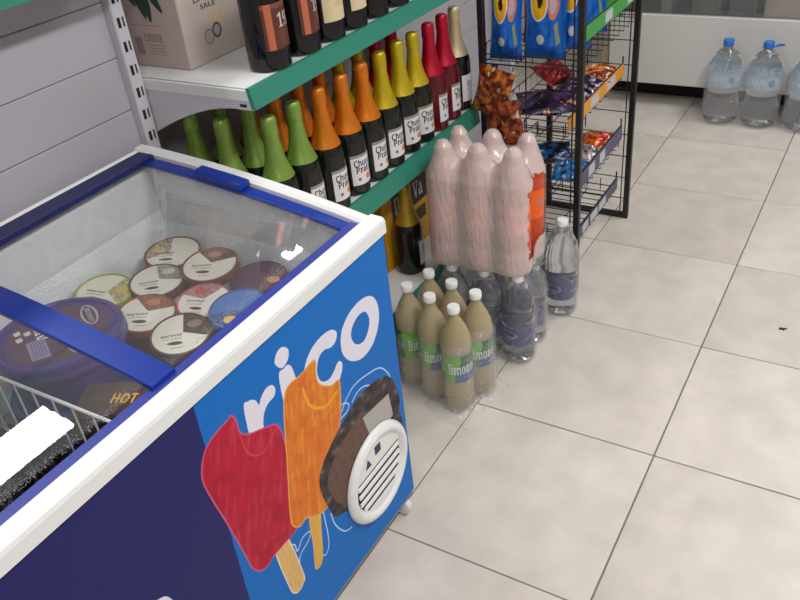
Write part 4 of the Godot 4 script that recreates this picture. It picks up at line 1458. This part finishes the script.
func hung_bag(at: Vector3, w: float, h: float, d: float, m: StandardMaterial3D, label: String, lean: float) -> void:
	var t := thing("snack_bag", label, "snack bag", at, 0.0, "bags clipped to the rack")
	part("wrapper", bag_mesh(w, h, d, int(at.y * 100)), m, t, Vector3(0, -h * 0.5, 0), Vector3(0, 0, lean))
	part("clip", box(Vector3(0.02, 0.016, 0.02), 0.003), M.black_metal, t, Vector3(0, -0.004, -0.012))


func lying_bag(at: Vector3, w: float, h: float, d: float, m: StandardMaterial3D, label: String, turn: float) -> void:
	var t := thing("snack_bag", label, "snack bag", at, turn)
	part("wrapper", bag_mesh(w, h, d, int(absf(at.z) * 100)), m, t, Vector3(0, d * 0.5, 0), Vector3(-PI / 2 + 0.22, 0, 0.05))


func basket(r: Node3D, y: float, sx: float, sy: float, sh: float, z0: float, z1: float, c: Color, labels: Array) -> void:
	var xa := -0.75
	var wires := []
	var n := 11
	for k in n:
		var z := lerpf(z0 - 0.01, z1 + 0.01, k / float(n - 1))
		wires.append(tube([Vector3(xa, y + 0.05, z), Vector3(xa, y, z), Vector3(sx - 0.004, y, z), Vector3(sx - 0.004, sy + sh * 0.6, z)], 0.0017, 5))
	for x in [xa, lerpf(xa, sx, 0.33), lerpf(xa, sx, 0.66)]:
		wires.append(rod(Vector3(x, y - 0.002, z0), Vector3(x, y - 0.002, z1), 0.002, 5))
	wires.append(rod(Vector3(xa, y + 0.05, z0), Vector3(xa, y + 0.05, z1), 0.002, 5))
	for z in [z0, z1]:
		for k in 7:
			var x := lerpf(xa, sx - 0.01, k / 6.0)
			wires.append(rod(Vector3(x, y, z), Vector3(x, y + 0.045, z), 0.0017, 5))
		wires.append(rod(Vector3(xa, y + 0.02, z), Vector3(sx - 0.004, y + 0.02, z), 0.002, 5))
	var b := part("basket", joined(wires), M.black_metal, r)
	var s := part("price_strip", box_between(Vector3(sx - 0.0015, sy, z1), Vector3(sx + 0.0015, sy + sh, z0), 0.0006), mat(c, 0.4), b)
	for l in labels:
		part("price_label", box_between(Vector3(sx + 0.0015, sy + sh * 0.14, lerpf(z0, z1, l[1])), Vector3(sx + 0.0024, sy + sh * 0.86, lerpf(z0, z1, l[0])), 0.0002), mat(rgb8(186, 186, 192), 0.5), s)
	part("strip_edge", rod(Vector3(sx - 0.003, sy + sh, z0), Vector3(sx - 0.003, sy + sh, z1), 0.0025, 6), M.black_metal, b)
	part("corner_hook", tube([Vector3(sx - 0.004, sy + sh * 0.5, z1), Vector3(sx - 0.004, sy + sh + 0.018, z1 - 0.001), Vector3(sx - 0.004, sy + sh + 0.024, z1 + 0.004)], 0.0026, 6), M.black_metal, b)


# ---------------------------------------------------------------- fridge at the far end
func fridge() -> void:
	var f := thing("display_fridge", "long white display fridge with dark glass front beyond the snack rack", "fridge", Vector3(0, 0, -2.36))
	var xl := -0.95
	var xr := 2.2
	part("plinth", box_between(Vector3(xl, 0.0, -0.75), Vector3(xr, 0.12, -0.16), 0.003), M.slot, f)
	for k in 3:
		var w := (xr - xl - 0.045) / 3.0
		part("front_panel", box_between(Vector3(xl + 0.045 + w * k + 0.0015, 0.11, -0.03), Vector3(xl + 0.045 + w * (k + 1) - 0.0015, 0.44, 0.0), 0.003), mat(rgb8(206, 204, 200), 0.4), f)
	part("side_panel", box_between(Vector3(xl, 0.1, -0.75), Vector3(xl + 0.042, 1.5, -0.02), 0.003), mat(rgb8(168, 152, 134), 0.5), f)
	part("side_panel", box_between(Vector3(xr, 0.1, -0.75), Vector3(xr + 0.042, 1.5, -0.02), 0.003), mat(rgb8(168, 152, 134), 0.5), f)
	part("cabinet", joined([box_between(Vector3(xl + 0.045, 0.12, -0.75), Vector3(xr, 0.43, -0.035), 0.002), box_between(Vector3(xl + 0.045, 0.43, -0.75), Vector3(xr, 1.5, -0.7), 0.002), box_between(Vector3(xl + 0.045, 1.45, -0.7), Vector3(xr, 1.5, 0.0), 0.002)]), mat(rgb8(52, 48, 46), 0.6), f)
	part("shelf", box_between(Vector3(xl + 0.045, 0.9, -0.68), Vector3(xr, 0.915, -0.1), 0.002), M.grey, f)
	part("glass_front", box_between(Vector3(xl + 0.045, 0.445, -0.016), Vector3(xr, 1.45, -0.01), 0.001), pane(Color(0.7, 0.72, 0.72), 0.12, 0.02), f)
	var k := 0
	for e in [[-0.66, 0.05, 0.2, 120, 116, 112], [-0.48, 0.13, 0.16, 88, 82, 78], [-0.32, 0.12, 0.18, 74, 70, 68], [-0.02, 0.42, 0.2, 168, 150, 134], [0.6, 0.3, 0.2, 150, 140, 130]]:
		var c := thing("chilled_box", ["narrow pale grey box inside the display fridge", "dark grey box inside the display fridge", "black-brown box inside the display fridge", "wide beige box inside the display fridge", "beige box at the unlit end of the display fridge"][k], "carton", Vector3(e[0], 0.4302, -2.36 - 0.16))
		part("carton", box_between(Vector3(-e[1] * 0.5, 0, -0.1), Vector3(e[1] * 0.5, e[2], 0.1), 0.004), mat(rgb8(e[3], e[4], e[5]), 0.6), c)
		part("flap", box_between(Vector3(-e[1] * 0.5 + 0.004, e[2] - 0.001, -0.096), Vector3(e[1] * 0.5 - 0.004, e[2] + 0.002, -0.002), 0.0005), mat(rgb8(e[3], e[4], e[5]), 0.6), c)
		k += 1
	# big water jugs standing before it
	var jp := prof([0.0, 0.014, 0.03, 0.006, 0.055, 0.0, 0.07, 0.006, 0.077, 0.022, 0.0775, 0.08, 0.073, 0.1, 0.068, 0.125, 0.067, 0.14, 0.071, 0.155, 0.076, 0.17, 0.077, 0.245, 0.074, 0.265, 0.06, 0.295, 0.04, 0.318, 0.024, 0.332, 0.0195, 0.338, 0.0195, 0.35, 0.0, 0.35])
	var body := lathe(jp, 36)
	var jl := canvas(256, 64, rgb8(168, 196, 216))
	for q in 3:
		write(jl, "agua", Rect2(12 + q * 84, 14, 62, 34), rgb8(214, 230, 240), true)
		ellipse(jl, Vector2(4 + q * 84, 34), 8, 16, rgb8(96, 150, 200))
	var jm := printed(jl, 0.35)
	jm.albedo_color.a = 0.6
	jm.transparency = BaseMaterial3D.TRANSPARENCY_ALPHA
	var lab := lathe(prof([0.0778, 0.176, 0.0778, 0.24]), 36)
	var capm := lathe(prof([0.0, 0.0, 0.022, 0.0, 0.023, 0.002, 0.023, 0.024, 0.021, 0.028, 0.0, 0.028]), 24)
	var packs_ := [[-0.252, "two large water jugs with blue caps wrapped together, before the white fridge", false], [0.096, "wrapped pair of large water jugs, farther along the fridge from the rack", false]]
	for e in packs_:
		var t := thing("water_jug_pack", e[1], "water jugs", Vector3(e[0], 0, -2.272), 0.0, "wrapped pairs of water jugs")
		for s in [-0.0835, 0.0835]:
			var b := part("jug", body, M.water, t, Vector3(s, 0.002, 0))
			part("label", lab, jm, b)
			part("cap", capm, M.cap_blue, b, Vector3(0, 0.343, 0))
			if s > 0:
				part("cap_ring", tube([Vector3(0.02, 0.35, 0.005), Vector3(0.045, 0.357, 0.01), Vector3(0.066, 0.362, 0.012), Vector3(0.06, 0.364, 0.004), Vector3(0.03, 0.358, 0.002)], 0.003, 6), M.cap_blue, b)
		part("wrap", nets(wrap_field([Vector2(-0.0835, 0), Vector2(0.0835, 0)], prof([0.074, 0.0, 0.08, 0.02, 0.08, 0.25, 0.0, 0.36]), 0.016, 0.004), Vector3(-0.19, -0.015, -0.11), Vector3(0.19, 0.33, 0.11), 0.011, func(p: Vector3) -> bool: return p.y < 0.3 - 0.02 * absf(p.x * 10.0)), M.film, t)
